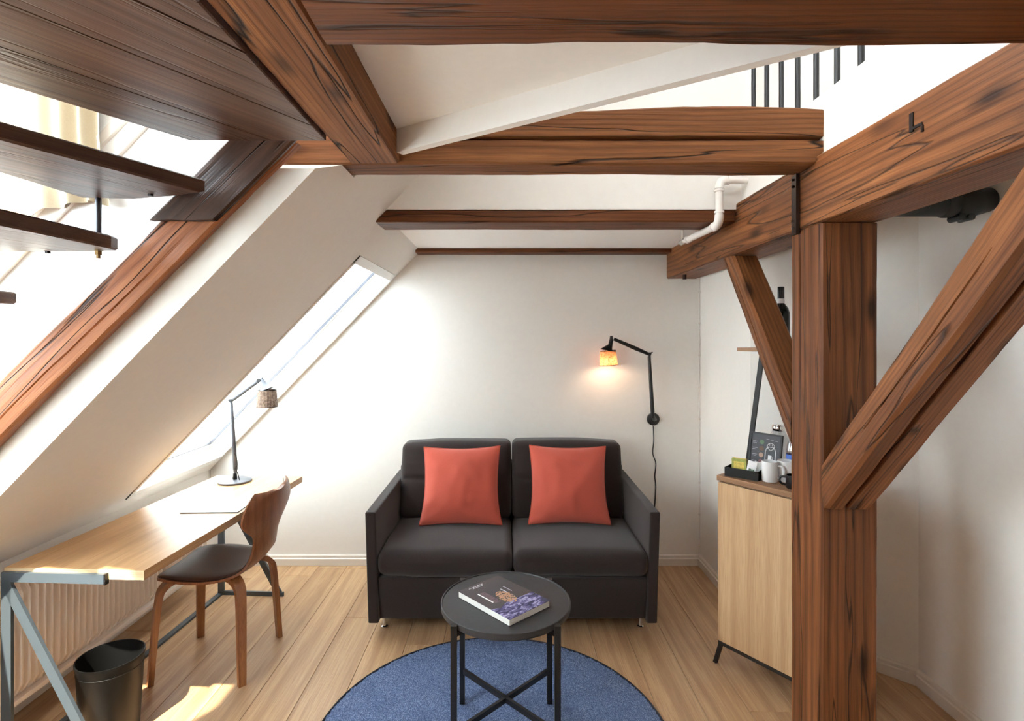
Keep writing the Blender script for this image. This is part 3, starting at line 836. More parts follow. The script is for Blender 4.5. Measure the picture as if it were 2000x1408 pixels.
# ------------------------------------------------------------------ desk
dk = empty('desk', (-1.752, 1.893, 0), math.radians(-2.9)); tag(dk, 'oak topped desk on a blue grey steel frame along the sloping wall', 'desk')
DL, DW, DZ = 1.275, .505, .70
tp = MB().rbox(0, DL, -DW, 0, DZ-.034, DZ, .002, 4).build('desk_top', 'desk_oak', dk)
tp.rotation_euler = (0, 0, math.pi/2)      # grain along the length
eb = MB().box(0, DW, -.0015, .0005, DZ-.033, DZ-.001).build('edge_strip', 'edge_ply', dk); eb['label'] = 'pale plywood end'
def desk_end(y):
    w, tt = .034, .012
    MB().box(0.0, .022+w-.02, y-tt/2, y+tt/2, 0, DZ-.012).build('leg', 'desk_steel', dk)
    MB().box(.034, .375, y-tt/2, y+tt/2, DZ-.045, DZ-.012).build('top_bar', 'desk_steel', dk)
    MB().bar((.012, y, DZ-.046), (.365, y, .012), w, tt, (1, 0, 0)).build('diagonal_bar', 'desk_steel', dk)
    MB().box(.034, .39, y-tt/2, y+tt/2, 0.0, .024).build('bottom_bar', 'desk_steel', dk)
desk_end(-.0075); desk_end(DL+.0075)
MB().box(.0, .028, 0, DL, 0.0, .012).build('stretcher', 'desk_steel', dk)
MB().box(.372, .378, -.016, .001, DZ-.047, DZ-.010).build('end_cap', 'black_steel', dk)

# folder with papers on the desk
fo = empty('folder', (-1.405, 2.475, DZ+.0005), math.radians(2)); tag(fo, 'thin dark backed folder of white papers lying on the desk', 'folder')
MB().box(-.085, .175, 0, .185, 0, .0022).build('backing', 'ink', fo)
MB().box(-.083, .173, .002, .184, .0022, .0040).build('sheet', 'paper', fo)
for k in range(6): MB().box(-.06, -.06+.10+.03*(k % 3), .03+k*.008, .0325+k*.008, .0040, .0043).build('printed_line', 'ink_grey', fo)

# ------------------------------------------------------------------ desk lamp
def lamp_shade(root, c, r0, r1, h, mat, tilt=0.0):
    o = empty('tmp'); bpy.data.objects.remove(o)
    mb = MB().lathe([(r0, 0), (r1, -h), (r1-.002, -h), (r0-.002, 0)], 40, cap=(False, False))
    s = mb.build('lamp_shade', mat, root, smooth=True); s.location = c; s.rotation_euler = (0, tilt, 0)
    for r_, z_ in ((r1, -h), (r0, 0)):
        MB().tube([(r_*math.cos(a), r_*math.sin(a), z_) for a in [2*math.pi*k/40 for k in range(40)]], .0018, 6, closed=True).build('rim', 'black_steel', s, smooth=True)
    return s
dl = empty('desk_lamp', (-1.513, 3.02, DZ)); tag(dl, 'grey jointed desk lamp with a woven brown shade on the desk', 'lamp')
MB().lathe([(.0, 0), (.086, 0), (.088, .003), (.088, .010), (.084, .013), (0, .014)], 48, cap=(False, False)).build('base', 'lamp_grey', dl, smooth=True)
MB().lathe([(.011, .013), (.012, .020), (.010, .045), (.007, .05)], 16).build('stem_socket', 'black_steel', dl, smooth=True)
J1 = Vector((-.021, 0, .452)); J2 = Vector((.135, 0, .565)); B0 = Vector((.002, 0, .045))
MB().tube([B0, B0+Vector((-.0, 0, .03)), J1], [.007, .0125, .0085], 14).build('lower_arm', 'lamp_grey', dl, smooth=True)
MB().tube([J1-(J2-J1)*.03, J1+(J2-J1)*.1, J2], [.008, .0125, .0110], 14).build('upper_arm', 'lamp_grey', dl, smooth=True)
for j, n_ in ((J1, 'joint'), (J2, 'joint')):
    MB().tube([j+Vector((0, -.012, 0)), j+Vector((0, .012, 0))], .010, 14).build(n_, 'black_steel', dl, smooth=True)
HC = Vector((.178, 0, .510))
MB().tube([J2, J2+Vector((.014, 0, .006)), J2+Vector((.026, 0, -.014)), HC+Vector((-.008, 0, .022)), HC+Vector((0, 0, .003))], [.009, .011, .012, .018, .048], 24).build('shade_cap', 'lamp_grey', dl, smooth=True)
lamp_shade(dl, HC, .050, .057, .092, 'shade_brown')
MB().lathe([(0, -.05), (.018, -.045), (.026, -.025), (.018, -.004), (.010, .0)], 16, HC-Vector((0, 0, .01)), cap=(False, False)).build('bulb', 'ceramic', dl, smooth=True)
def spline(pts, n=8):
    pts = [Vector(p) for p in pts]; out = []
    for i in range(len(pts)-1):
        p0 = pts[max(i-1, 0)]; p1 = pts[i]; p2 = pts[i+1]; p3 = pts[min(i+2, len(pts)-1)]
        for k in range(n):
            t = k/n; out.append(.5*((2*p1)+(p2-p0)*t+(2*p0-5*p1+4*p2-p3)*t*t+(3*p1-p0-3*p2+p3)*t**3))
    return out+[pts[-1]]
MB().tube(spline([J1+Vector((.01, -.01, .008)), J1+Vector((-.012, -.01, -.0)), J1+Vector((-.028, -.01, -.04)), J1+Vector((-.022, -.008, -.075)), J1+Vector((-.004, -.006, -.095))]), .0018, 6).build('cord', 'cable', dl, smooth=True)
MB().tube(spline([J2+Vector((-.025, -.01, -.006)), J2+Vector((-.012, -.01, .022)), J2+Vector((.010, -.01, .026)), J2+Vector((.024, -.01, .008))]), .0018, 6).build('cord', 'cable', dl, smooth=True)
MB().tube(spline([B0+Vector((.0, -.008, .115)), B0+Vector((.012, -.012, .09)), B0+Vector((.016, -.012, .05)), B0+Vector((.004, -.012, .03)), B0+Vector((.018, -.014, .01)), B0+Vector((.030, -.014, -.032))]), .0025, 6).build('cord', 'cable', dl, smooth=True)

# ------------------------------------------------------------------ wall lamp
YL = 3.46
def wp(px, py, y=YL): return Vector(((px-VX)*y/F, y, H-(py-VY)*y/F))
wl = empty('wall_lamp', tuple(wp(1275, 818, YB))); tag(wl, 'black jointed wall lamp with a glowing mesh shade above the sofa', 'lamp')
RW = rel(wl)
pc = wp(1275, 818, YB)
MB().tube([pc, pc+Vector((0, -.016, 0)), pc+Vector((0, -.020, 0))], [.041, .041, .036], 32).xf(RW).build('wall_plate', 'black_steel', wl, smooth=True)
a0 = wp(1275, 812); a1 = wp(1268, 692); a2 = wp(1199, 662)
MB().tube([pc+Vector((0, -.018, 0)), pc+Vector((0, -.06, .005)), a0], .011, 14).xf(RW).build('bracket', 'black_steel', wl, smooth=True)
MB().tube([a0+Vector((0, 0, -.012)), a0+Vector((-.002, 0, .03)), a1+Vector((0, 0, -.02)), a1+Vector((.002, 0, .012))], [.010, .013, .010, .006], 14).xf(RW).build('lower_arm', 'black_steel', wl, smooth=True)
MB().tube([a1+Vector((.022, 0, .014)), a1, a1*.6+a2*.4, a2], [.003, .010, .013, .010], 14).xf(RW).build('upper_arm', 'black_steel', wl, smooth=True)
MB().tube([a1+Vector((0, -.014, 0)), a1+Vector((0, .014, 0))], .010, 12).xf(RW).build('joint', 'black_steel', wl, smooth=True)
hc = wp(1187, 685)
MB().tube([wp(1194, 656), wp(1194, 664), wp(1192, 674), hc+Vector((.004, 0, .018)), hc], [.008, .012, .014, .026, .050], 24).xf(RW).build('shade_cap', 'black_steel', wl, smooth=True)
sh = lamp_shade(wl, RW @ hc, .050, .057, .092, 'shade_lit', math.radians(-4))
MB().lathe([(0, -.055), (.014, -.05), (.020, -.035), (.014, -.012), (.008, .0)], 16, RW @ hc - Vector((0, 0, .01)), cap=(False, False)).build('bulb', 'bulb', wl, smooth=True)
cp = [wp(1276, 832, YB-.01), wp(1277, 860, YB-.006), wp(1275, 885, YB-.006), wp(1281, 905, YB-.006), wp(1279, 930, YB-.006), wp(1281, 950, YB-.006), wp(1279, 985, YB-.006), wp(1274, 1040, YB-.008)]
MB().tube(spline(cp), .0038, 8).xf(RW).build('cord', 'cable', wl, smooth=True)
pl = bpy.data.lights.new('lamp_glow', 'POINT'); pl.energy = 1.1; pl.color = (1, .66, .42); pl.shadow_soft_size = .02
plo = bpy.data.objects.new('lamp_glow', pl); C.objects.link(plo); plo.location = hc-Vector((0, 0, .075))

# ------------------------------------------------------------------ rug
rg = empty('round_rug', (-.055, 2.035, 0)); tag(rg, 'round blue rug on the oak floor in front of the sofa', 'rug')
RRAD = .668
rim = MB().tube([(RRAD*math.cos(a), RRAD*math.sin(a), .005) for a in [2*math.pi*k/120 for k in range(120)]], .005, 6, closed=True)
rim.build('binding', 'rug_edge', rg, smooth=True)
st_ = .0062; nn_ = int(RRAD/st_)+1; idx = {}; vs = []; fs = []
rr = random.Random(5)
for i in range(-nn_, nn_+1):
    for j in range(-nn_, nn_+1):
        x, y = i*st_, j*st_
        if x*x+y*y < RRAD*RRAD:
            idx[(i, j)] = len(vs)
            vs.append((x+rr.uniform(-.0022, .0022), y+rr.uniform(-.0022, .0022), .0065+rr.uniform(-.003, .003)))
for (i, j), k in idx.items():
    q = [(i, j), (i+1, j), (i+1, j+1), (i, j+1)]
    if all(t_ in idx for t_ in q): fs.append(tuple(idx[t_] for t_ in q))
pile = MB().add(vs, fs).build('pile', 'rug', rg, smooth='all'); pile['kind'] = 'stuff'
MB().lathe([(RRAD, .0005), (RRAD, .002)], 96).build('backing', 'rug_edge', rg)

# ------------------------------------------------------------------ coffee table
TX, TY = -.004, 2.04; hs = .178
ct = empty('coffee_table', (TX, TY, .0098)); tag(ct, 'small round charcoal tray table with black legs on the blue rug', 'table')
zz = .5095
MB().lathe([(0, zz-.030), (.232, zz-.030), (.2415, zz-.022), (.2425, zz-.002), (.2405, zz), (.2375, zz), (.236, zz-.004), (0, zz-.004)], 96, cap=(False, False)).build('tabletop', 'tabletop', ct, smooth=True)
for sx in (-1, 1):
    for sy in (-1, 1):
        MB().box(sx*hs-.0105, sx*hs+.0105, sy*hs-.0105, sy*hs+.0105, 0, zz-.004).build('leg', 'black_steel', ct)
for sx in (-1, 1):
    MB().bar((-sx*(hs-.008), -(hs-.008), .133), (sx*(hs-.008), (hs-.008), .133), .020, .012).build('cross_brace', 'black_steel', ct)
    MB().bar((-sx*(hs-.008), -(hs-.008), zz-.038), (sx*(hs-.008), (hs-.008), zz-.038), .015, .012).build('top_brace', 'black_steel', ct)

# book on the table
TZ = .0095+zz-.004
p1 = Vector((.009, 1.850, 0)); ux = Vector((.149, .138, 0)).normalized()
bk = empty('book', (p1.x, p1.y, TZ+.0005), math.atan2(ux.y, ux.x)); tag(bk, 'thick paperback with a dark violet photo cover on the round table', 'book')
BW, BL, BH = .203, .284, .024
MB().rbox(.001, BW-.002, .001, BL-.001, .0012, BH-.0012, .001, 2).build('page_block', 'paper_edge', bk)
MB().box(0, BW, 0, BL, 0, .0012).build('back_cover', 'ink', bk)
def cover_mat():
    t = NT('book_cover'); tc = t.node('ShaderNodeTexCoord'); sep = t.node('ShaderNodeSeparateXYZ'); t.link(tc.outputs['Object'], sep.inputs[0])
    x, y = sep.outputs[0], sep.outputs[1]
    v = t.coords((1, 1, 1), False)
    base = lin(58, 50, 56)
    # lower third: violet drapery photograph
    n = t.noise(t.coords((1, 2.4, 1), False), 22, 3, .5, 1.2)
    pic = t.ramp(n, [(.40, lin(48, 44, 78)), (.52, lin(92, 84, 132)), (.60, lin(176, 170, 214)), (.64, lin(80, 72, 118))])
    edge = t.math('ADD', y, t.math('MULTIPLY', t.noise(v, 12, 2), .06))
    m1 = t.math('LESS_THAN', edge, .125)
    c = t.mix(m1, base, pic)
    # golden figure
    dx = t.math('SUBTRACT', x, .105); dy = t.math('SUBTRACT', y, .13)
    rr_ = t.math('ADD', t.math('POWER', t.math('DIVIDE', dx, .030), 2.0), t.math('POWER', t.math('DIVIDE', dy, .050), 2.0))
    n3 = t.noise(v, 120, 2)
    fig = t.math('MULTIPLY', t.math('LESS_THAN', rr_, 1.0), t.math('GREATER_THAN', n3, .46))
    c = t.mix(fig, c, lin(186, 142, 112))
    # blurred brown block
    bx = t.math('MULTIPLY', t.math('LESS_THAN', t.math('ABSOLUTE', t.math('SUBTRACT', x, .055)), .014), t.math('LESS_THAN', t.math('ABSOLUTE', t.math('SUBTRACT', y, .165)), .048))
    c = t.mix(t.math('MULTIPLY', bx, t.ramp(n3, [(.3, .3), (.7, .8)])), c, lin(128, 104, 110))
    t.set(Base_Color=c, Roughness=.22); return t.m
M['cover'] = cover_mat()
MB().box(0, BW, 0, BL, BH-.0012, BH).build('front_cover', 'cover', bk)
MB().box(.036, .042, .128, .215, BH, BH+.0003).build('white_bar', 'paper', bk)
MB().box(.128, .132, .15, .19, BH, BH+.0003).build('white_bar', 'ink_grey', bk)
MB().box(.150, .153, .15, .20, BH, BH+.0003).build('white_bar', 'ink_grey', bk)
for q, (xx, yy_, ll) in enumerate(((.040, .268, .070), (.052, .258, .050))):
    nseg = 7
    for k in range(nseg):
        MB().box(xx+ll*k/nseg, xx+ll*(k+.7)/nseg, yy_+.001*((k*3+q) % 3), yy_+.0032, BH, BH+.0003).build('cover_letter', 'ink_white', bk)
def text_obj(name, body, size, mat, parent, loc, rot=(0, 0, 0), ext=.0002, align='LEFT'):
    cu_ = bpy.data.curves.new(name, 'FONT'); cu_.body = body; cu_.size = size; cu_.extrude = ext; cu_.align_x = align
    tmp = bpy.data.objects.new(name, cu_); C.objects.link(tmp)
    dg = bpy.context.evaluated_depsgraph_get(); dg.update()
    me = bpy.data.meshes.new_from_object(tmp.evaluated_get(dg)); bpy.data.objects.remove(tmp)
    me.materials.clear(); me.materials.append(M[mat])
    o = bpy.data.objects.new(name, me); C.objects.link(o); o.parent = parent; o.location = loc; o.rotation_euler = rot
    return o

# ------------------------------------------------------------------ sofa
sf = empty('sofa', (.029, 2.72, 0)); tag(sf, 'dark charcoal fabric two seat sofa against the back wall', 'sofa')
hw = .741
# local: x centred, y from front 0 to back .83, z
def arm(sx):
    def shp(p):
        yy = p.y; k = max(0, min(1, (p.z-.2)/.4)); q = max(0, yy/.78)
        z = p.z+k*.03*q
        x = p.x+(sx*-.018*(1-max(0, min(1, p.z/.62)))) - sx*.02*q
        return Vector((x, p.y, z))
    xa_, xb_ = (-hw, -hw+.052) if sx < 0 else (hw-.052, hw)
    return MB().rbox(xa_, xb_, 0.0, .78, .068, .625, .008, 8, fn=shp).build('armrest', 'sofa', sf, smooth=True, merge=True)
arm(-1); arm(1)
ix = hw-.056
def basep(p):
    k = max(0, min(1, (.29-p.z)/.22)); return Vector((p.x, p.y+(.018*k if p.y < .3 else 0), p.z))
MB().rbox(-ix, ix, .012, .74, .075, .292, .012, 12, fn=basep).build('base_panel', 'sofa', sf, smooth=True, merge=True)
MB().rbox(-ix-.01, ix+.01, .66, .80, .08, .72, .03, 10).build('back_frame', 'sofa', sf, smooth=True, merge=True)
def nz(p, s=6, a=.004, o=0): return a*noise.noise(Vector((p.x*s+o, p.y*s, p.z*s)))
for sx in (-1, 1):
    xa_, xb_ = (-ix, -.002) if sx < 0 else (.002, ix)
    def shp(p, sx=sx):
        d = nz(p, 5, .005, sx*3); kk = 0
        return Vector((p.x, p.y+(d if p.y < .3 else 0)+.006*math.sin(p.x*6)*(p.y < .2), p.z+d*.7))
    MB().rbox(xa_, xb_, -.012, .62, .296, .428, .05, 18, puff=(0, .004, .012), fn=shp).build('seat_cushion', 'sofa', sf, smooth='all', merge=True)
    # welt line along the cushion front
    def shb(p, sx=sx):
        k = (p.z-.40)/.45
        y = p.y+.11*k+nz(p, 5, .006, sx*7)
        z = p.z+nz(p, 4, .004)
        # crease across the cushion at about half height
        cr_ = math.exp(-((p.z-.655)/.010)**2)*.010 if p.y < .62 else 0
        # softly dropping outer top corner
        if p.z > .75: z -= .010*max(0, abs(p.x)-.45)/.2
        return Vector((p.x, y+cr_, z))
    xo = .013
    xa_, xb_ = (-ix+xo, -.003) if sx < 0 else (.003, ix-xo)
    MB().rbox(xa_, xb_, .485, .635, .425, .862+(.004 if sx > 0 else 0), .035, 26, puff=(0, .022, .008), fn=shb).build('back_cushion', 'sofa', sf, smooth='all', merge=True)
for sx in (-1, 1):
    for y in (.10, .68):
        MB().lathe([(.016, 0), (.016, .006), (.010, .010), (.010, .078)], 16, (sx*.665, y, 0)).build('foot', 'chrome', sf, smooth=True)

# throw pillows
def pillow(name, cx, cz, wpx, y, lean, rz, lab, seed, tl, tr):
    root = empty(name, (cx, y, cz), rz); tag(root, lab, 'pillow', 'coral pillows on the sofa')
    a, b, T = .224, .218, .078
    L = Matrix.Rotation(lean, 4, 'X')
    def outline(u, v):
        x = a*u*(1-.075*(1-v*v)**1.0+.0*v); z = b*v*(1-.06*(1-u*u))
        # bottom corners squashed outwards, top corners lifted
        if v < 0: x *= 1+.045*v*v
        z += (tl if u < 0 else tr)*max(0, v)**2*u*u
        return x, z
    def sheet(sg):
        def f(s, t):
            u = 2*s-1; v = 2*t-1; u = math.sin(u*math.pi/2); v = math.sin(v*math.pi/2)
            x, z = outline(u, v)
            th = T*((1-u*u)**.55)*((1-v*v)**.55)
            w_ = .011*noise.noise(Vector((x*7+seed, z*7, sg*2)))+.006*noise.noise(Vector((x*22+seed, z*14, 4)))
            # creases fanning from the bottom corners
            cr_ = .007*math.sin((abs(u)*8+v*14)+seed)*max(0, abs(u)-.55)*max(0, -v+.2)*2
            w_ += .010*(.5-abs(noise.noise(Vector((x*5+z*9+seed, z*4-x*3, 7)))))
            th2 = th+(w_+cr_)*(1-u*u)**.3*(1-v*v)**.3
            return L @ Vector((x, sg*max(0, th2), z+b))
        return f
    mb = MB(); mb.grid(sheet(-1), 34, 34, flip=False); mb.grid(sheet(1), 34, 34, flip=True)
    mb.build('cushion_body', 'pillow', root, smooth='all', merge=True)
    pts = []
    for k in range(4):
        for i in range(20):
            s = -1+2*i/20; s = math.sin(s*math.pi/2)
            u, v = [(s, -1), (1, s), (-s, 1), (-1, -s)][k]
            x, z = outline(u, v); pts.append(L @ Vector((x, 0, z+b)))
    MB().tube(pts, .0035, 6, closed=True).build('piping', 'piping', root, smooth='all')
    return root
pillow('throw_pillow', -.262, .440, 148, 3.075, math.radians(-17), math.radians(1), 'coral red square pillow on the left half of the sofa', 1, .0, .006)
pillow('throw_pillow', .355, .444, 148, 3.075, math.radians(-17), math.radians(-1), 'coral red square pillow on the right half of the sofa', 8, .006, .0)

# ------------------------------------------------------------------ chair
ch = empty('desk_chair', (-1.342, 2.535, 0)); tag(ch, 'walnut veneer chair with dark brown leather seat drawn up to the desk', 'chair')
prof = [(-.195, .440, .135, 0), (-.188, .452, .165, 0), (-.15, .460, .195, 0), (-.05, .456, .217, 0), (.05, .452, .208, 0), (.12, .456, .182, 0), (.168, .472, .158, .006), (.192, .500, .138, .014),
        (.205, .54, .124, .020), (.212, .585, .120, .026), (.216, .625, .145, .032), (.218, .665, .205, .038), (.220, .70, .246, .044), (.222, .735, .247, .046), (.226, .77, .222, .048), (.230, .797, .193, .048), (.232, .812, .160, .046)]
def catm(P, t):
    n_ = len(P)-1; f = t*n_; i = min(int(f), n_-1); f -= i
    p0 = P[max(i-1, 0)]; p1 = P[i]; p2 = P[i+1]; p3 = P[min(i+2, n_)]
    return [.5*((2*b_)+(c_-a_)*f+(2*a_-5*b_+4*c_-d_)*f*f+(3*b_-a_-3*c_+d_)*f**3) for a_, b_, c_, d_ in zip(p0, p1, p2, p3)]
def surf(s, t, inset=0, off=0):
    s_ = inset*.6+(1-1.0*inset)*s
    x, z, w_, c_ = catm(prof, max(0, min(1, s_))); u = (2*t-1)
    w2 = w_*(1-inset*1.3); y = u*w2
    seat = 1 if z < .47 else 0
    k = 1-u*u
    xx = x+c_*k; z2 = z-(.010*k if s_ < .4 else 0)
    if s_ > .93: z2 -= .016*k*(s_-.93)/.07
    return Vector((xx, y, z2))
def shell_mesh(inset, o0, o1, ns, nt):
    mb = MB(); P = [[surf(i/(ns-1), j/(nt-1), inset) for j in range(nt)] for i in range(ns)]
    Nn = [[None]*nt for _ in range(ns)]
    for i in range(ns):
        for j in range(nt):
            du = P[min(i+1, ns-1)][j]-P[max(i-1, 0)][j]; dv = P[i][min(j+1, nt-1)]-P[i][max(j-1, 0)]
            q = du.cross(dv); Nn[i][j] = q.normalized() if q.length > 1e-9 else Vector((0, 0, 1))
    def bulge(i, j): 
        if not inset: return 1
        a_ = min(i, ns-1-i)/3.0; b_ = min(j, nt-1-j)/2.5; return .35+.65*min(1, a_)**.5*min(1, b_)**.5
    top = [P[i][j]+Nn[i][j]*o1*bulge(i, j) for i in range(ns) for j in range(nt)]
    bot = [P[i][j]+Nn[i][j]*o0 for i in range(ns) for j in range(nt)]
    vs = top+bot; K = ns*nt; fs = []
    for i in range(ns-1):
        for j in range(nt-1):
            q = (i*nt+j, (i+1)*nt+j, (i+1)*nt+j+1, i*nt+j+1); fs.append(q); fs.append(tuple(K+a_ for a_ in q[::-1]))
    edge = [(0, j) for j in range(nt)]+[(i, nt-1) for i in range(1, ns)]+[(ns-1, j) for j in range(nt-2, -1, -1)]+[(i, 0) for i in range(ns-2, 0, -1)]
    for a_, b_ in zip(edge, edge[1:]+edge[:1]):
        ia = a_[0]*nt+a_[1]; ib = b_[0]*nt+b_[1]; fs.append((ia, ib, K+ib, K+ia))
    return mb.add(vs, fs)
# surface normal of grid points up / towards the sitter (du along profile, dv across) -> check sign
_du = Vector((1, 0, 0)); _dv = Vector((0, 1, 0)); up_sign = 1 if _du.cross(_dv).z > 0 else -1
shell_mesh(0, -.010*up_sign, 0, 56, 21).build('seat_shell', 'walnut', ch, smooth=True)
pad = shell_mesh(.035, .0005*up_sign, .013*up_sign, 56, 21).build('upholstery', 'leather', ch, smooth='all')
pad['label'] = 'dark brown leather pad'
def chair_leg(sx, sy):
    pts = spline([(sx*.015, sy*.055, .437), (sx*.08, sy*.095, .435), (sx*.135, sy*.128, .428), (sx*.168, sy*.152, .400), (sx*.180, sy*.165, .35), (sx*.190, sy*.180, .18), (sx*.198, sy*.193, 0.0)], 6)
    n_ = len(pts); mb = MB(); vs = []
    out = Vector((sx*.72, sy*.69, 0)).normalized(); side_ = Vector((-out.y, out.x, 0))
    for i, p in enumerate(pts):
        d = (pts[min(i+1, n_-1)]-pts[max(i-1, 0)]).normalized(); nrm = d.cross(side_).normalized()
        f = i/(n_-1); w_ = .058*(1-f)+.031*f; th = .026*(1-f)+.022*f
        if i == n_-1: nrm = Vector(out)
        for a_, b_ in ((-1, -1), (1, -1), (1, 1), (-1, 1)): vs.append(p+side_*(a_*w_/2)+nrm*(b_*th/2))
    fs = [(i*4+k, i*4+(k+1) % 4, (i+1)*4+(k+1) % 4, (i+1)*4+k) for i in range(n_-1) for k in range(4)]+[(0, 3, 2, 1), tuple((n_-1)*4+k for k in range(4))]
    mb.add(vs, fs)
    lo = mb.build('leg', 'walnut_leg', ch, smooth=True)
    return lo
M['walnut_leg'] = oak('walnut_leg', lin(146, 94, 58), lin(168, 114, 72), lin(104, 64, 40), .35, .1, 6, 0, .3, .15, 'z')
for sx in (-1, 1):
    for sy in (-1, 1): chair_leg(sx, sy)

# ------------------------------------------------------------------ waste bin
bn = empty('waste_bin', (-1.500, 2.055, 0)); tag(bn, 'black plastic waste bin on the floor under the desk end', 'bin')
MB().lathe([(.0, .0), (.088, 0), (.092, .006), (.108, .285), (.111, .292), (.111, .300), (.1075, .300), (.105, .288), (.089, .010), (0, .008)], 64, cap=(False, False)).build('bin_body', 'bin', bn, smooth=True)
MB().tube([(.1062*math.cos(a), .1062*math.sin(a), .262) for a in [2*math.pi*k/64 for k in range(64)]], .0016, 6, closed=True).build('bin_ridge', 'bin', bn, smooth='all')

# ------------------------------------------------------------------ cabinet and the things on it
CA = math.atan2(-.82, .573)
cbn = empty('cabinet', (.968, 2.49, 0), CA); tag(cbn, 'pale oak cabinet with splayed black legs behind the post', 'cabinet')
CWd, CDp = .47, .36
b0 = MB().box(.114, .842, -CWd, 0, .012, CDp).build('cabinet_body', 'cab_top', cbn); b0.rotation_euler = (0, -math.pi/2, 0); b0.rotation_euler = (0, 0, 0)
bpy.data.objects.remove(b0)
def grainZ(mb_fn, name, mat, parent):
    """panel whose grain runs upright: local X = world up"""
    o = mb_fn.build(name, mat, parent); o.rotation_euler = (0, -math.pi/2, 0); return o
# after the turn: local x -> up, local z -> -x
grainZ(MB().box(.114, .842, .016, CDp, -CWd, 0), 'cabinet_body', 'cab_oak', cbn)
grainZ(MB().box(.116, .840, 0, .015, -CWd+.001, -.001), 'door', 'cab_oak', cbn)
MB().rbox(-.004, CWd+.004, -.004, CDp+.002, .848, .872, .0015, 3).build('cabinet_top', 'cab_top', cbn)
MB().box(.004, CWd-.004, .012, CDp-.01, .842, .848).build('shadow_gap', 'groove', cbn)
MB().box(0, CWd, 0.002, .016, .098, .114).build('frame_rail', 'black_steel', cbn)
MB().box(0, CWd, CDp-.016, CDp-.002, .098, .114).build('frame_rail', 'black_steel', cbn)
for x_, sx in ((.01, -1), (CWd-.01, 1)):
    for y_ in (.010, CDp-.012):
        MB().bar((x_, y_, .102), (x_+sx*.030, y_, 0.0), .016, .016, (1, 0, 0)).build('leg', 'black_steel', cbn)

CT = .8725
RC = Matrix.Translation((.968, 2.49, 0)) @ Matrix.Rotation(CA, 4, 'Z')
def cw(x, y, z=CT): return tuple(RC @ Vector((x, y, z)))

# shelf stand over the cabinet
ss = empty('wall_shelf', cw(0, 0, CT), CA); tag(ss, 'oak shelf held on slim black leaning bars above the cabinet', 'shelf')
MB().rbox(-.012, .47, .17, .345, 1.437-CT, 1.454-CT, .002, 3).build('shelf_board', 'cab_top', ss)
for x_, sx in ((0.0, 1), (.455, -1)):
    MB().bar((x_-sx*.006+.006, .24, 0), (x_+sx*.076, .24, 1.437-CT), .022, .010, (1, 0, 0)).build('support_bar', 'black_steel', ss)
bt = empty('wine_bottle', cw(.159, .25, 1.4545), CA); tag(bt, 'dark wine bottle standing on the shelf behind the post', 'bottle')
MB().lathe([(0, 0), (.036, 0), (.037, .01), (.037, .160), (.031, .182), (.0148, .205), (.0135, .23), (.0135, .279), (0, .279)], 32, cap=(False, False)).build('bottle_glass', 'bottle', bt, smooth=True)
MB().lathe([(.0145, .226), (.0145, .281), (.0, .281)], 24, cap=(False, False)).build('foil_cap', 'ceramic_black', bt, smooth=True)
MB().lathe([(.0152, .205), (.0150, .226)], 32, cap=(False, False)).build('neck_label', 'paper', bt, smooth=True)

# framed machine guide
fg = empty('framed_sign', cw(.025, .195, CT), CA); tag(fg, 'black framed guide with a coffee machine drawing leaning on the cabinet', 'sign')
T_ = Matrix.Rotation(math.radians(-9), 4, 'X')
FWd, FH = .155, .185
def fadd(mb, name, mat): return mb.xf(T_).build(name, mat, fg)
fadd(MB().box(0, FWd, .006, .012, .0, FH), 'backing', 'ceramic_black')
M['slate'] = plain('chalkboard_grey', lin(58, 58, 64), .5, 0, 0, 40, .5, .1)
fadd(MB().box(.006, FWd-.006, .004, .006, .006, FH-.006), 'sign_panel', 'slate')
fadd(MB().box(0, .008, 0, .010, 0, FH).box(FWd-.008, FWd, 0, .010, 0, FH).box(.008, FWd-.008, 0, .010, 0, .008).box(.008, FWd-.008, 0, .010, FH-.008, FH), 'sign_frame', 'black_steel')
# line drawing of the machine with cup
yy = .0036
def ln(pts, w_=.0022, mat='ink_white', nm='drawn_line'):
    mb = MB()
    mb.tube([(p[0], yy, p[1]) for p in pts], w_/2, 5, closed=False); return fadd(mb, nm, mat)
mx = .104
ln([(mx-.024, .030), (mx-.024, .100), (mx-.020, .116), (mx-.010, .124)], .004)
ln([(mx+.024, .030), (mx+.024, .100), (mx+.020, .116), (mx+.010, .124)], .004)
ln([(mx+.018*math.cos(a), .124+.018*math.sin(a)) for a in [math.pi*k/10 for k in range(11)]], .003)
ln([(mx-.018, .124), (mx+.018, .124)], .0025); ln([(mx-.006, .138), (mx-.006, .130)]); ln([(mx+.006, .138), (mx+.006, .130)])
ln([(mx-.014, .118), (mx, .108), (mx+.014, .118)], .003)
ln([(mx-.024, .030), (mx+.024, .030)], .003)
fadd(MB().box(mx-.010, mx+.006, .0030, .0040, .066, .086), 'drawn_cup', 'ink_white')
ln([(mx+.006, .082), (mx+.013, .080), (mx+.012, .071), (mx+.006, .070)]); ln([(mx-.016, .064), (mx-.010, .064)])
for k, (zc, colr) in enumerate(((.142, lin(96, 122, 92)), (.112, lin(98, 74, 58)), (.082, lin(176, 146, 128)), (.052, lin(132, 92, 96)))):
    nm = 'swatch_%d' % k; M[nm] = plain(nm, colr, .6)
    mb = MB().tube([(.060, .0030, zc), (.060, .0042, zc)], .011, 20); fadd(mb, 'capsule_dot', nm)
    for q in range(2): fadd(MB().box(.016, .040-.006*q, .0032, .0040, zc-.001-q*.007, zc+.0008-q*.007), 'text_line', 'ink_grey')
for k in range(3): fadd(MB().box(.080+k*.02, .094+k*.02, .0032, .0040, .158-.002*k, .1595-.002*k), 'text_line', 'ink_grey')

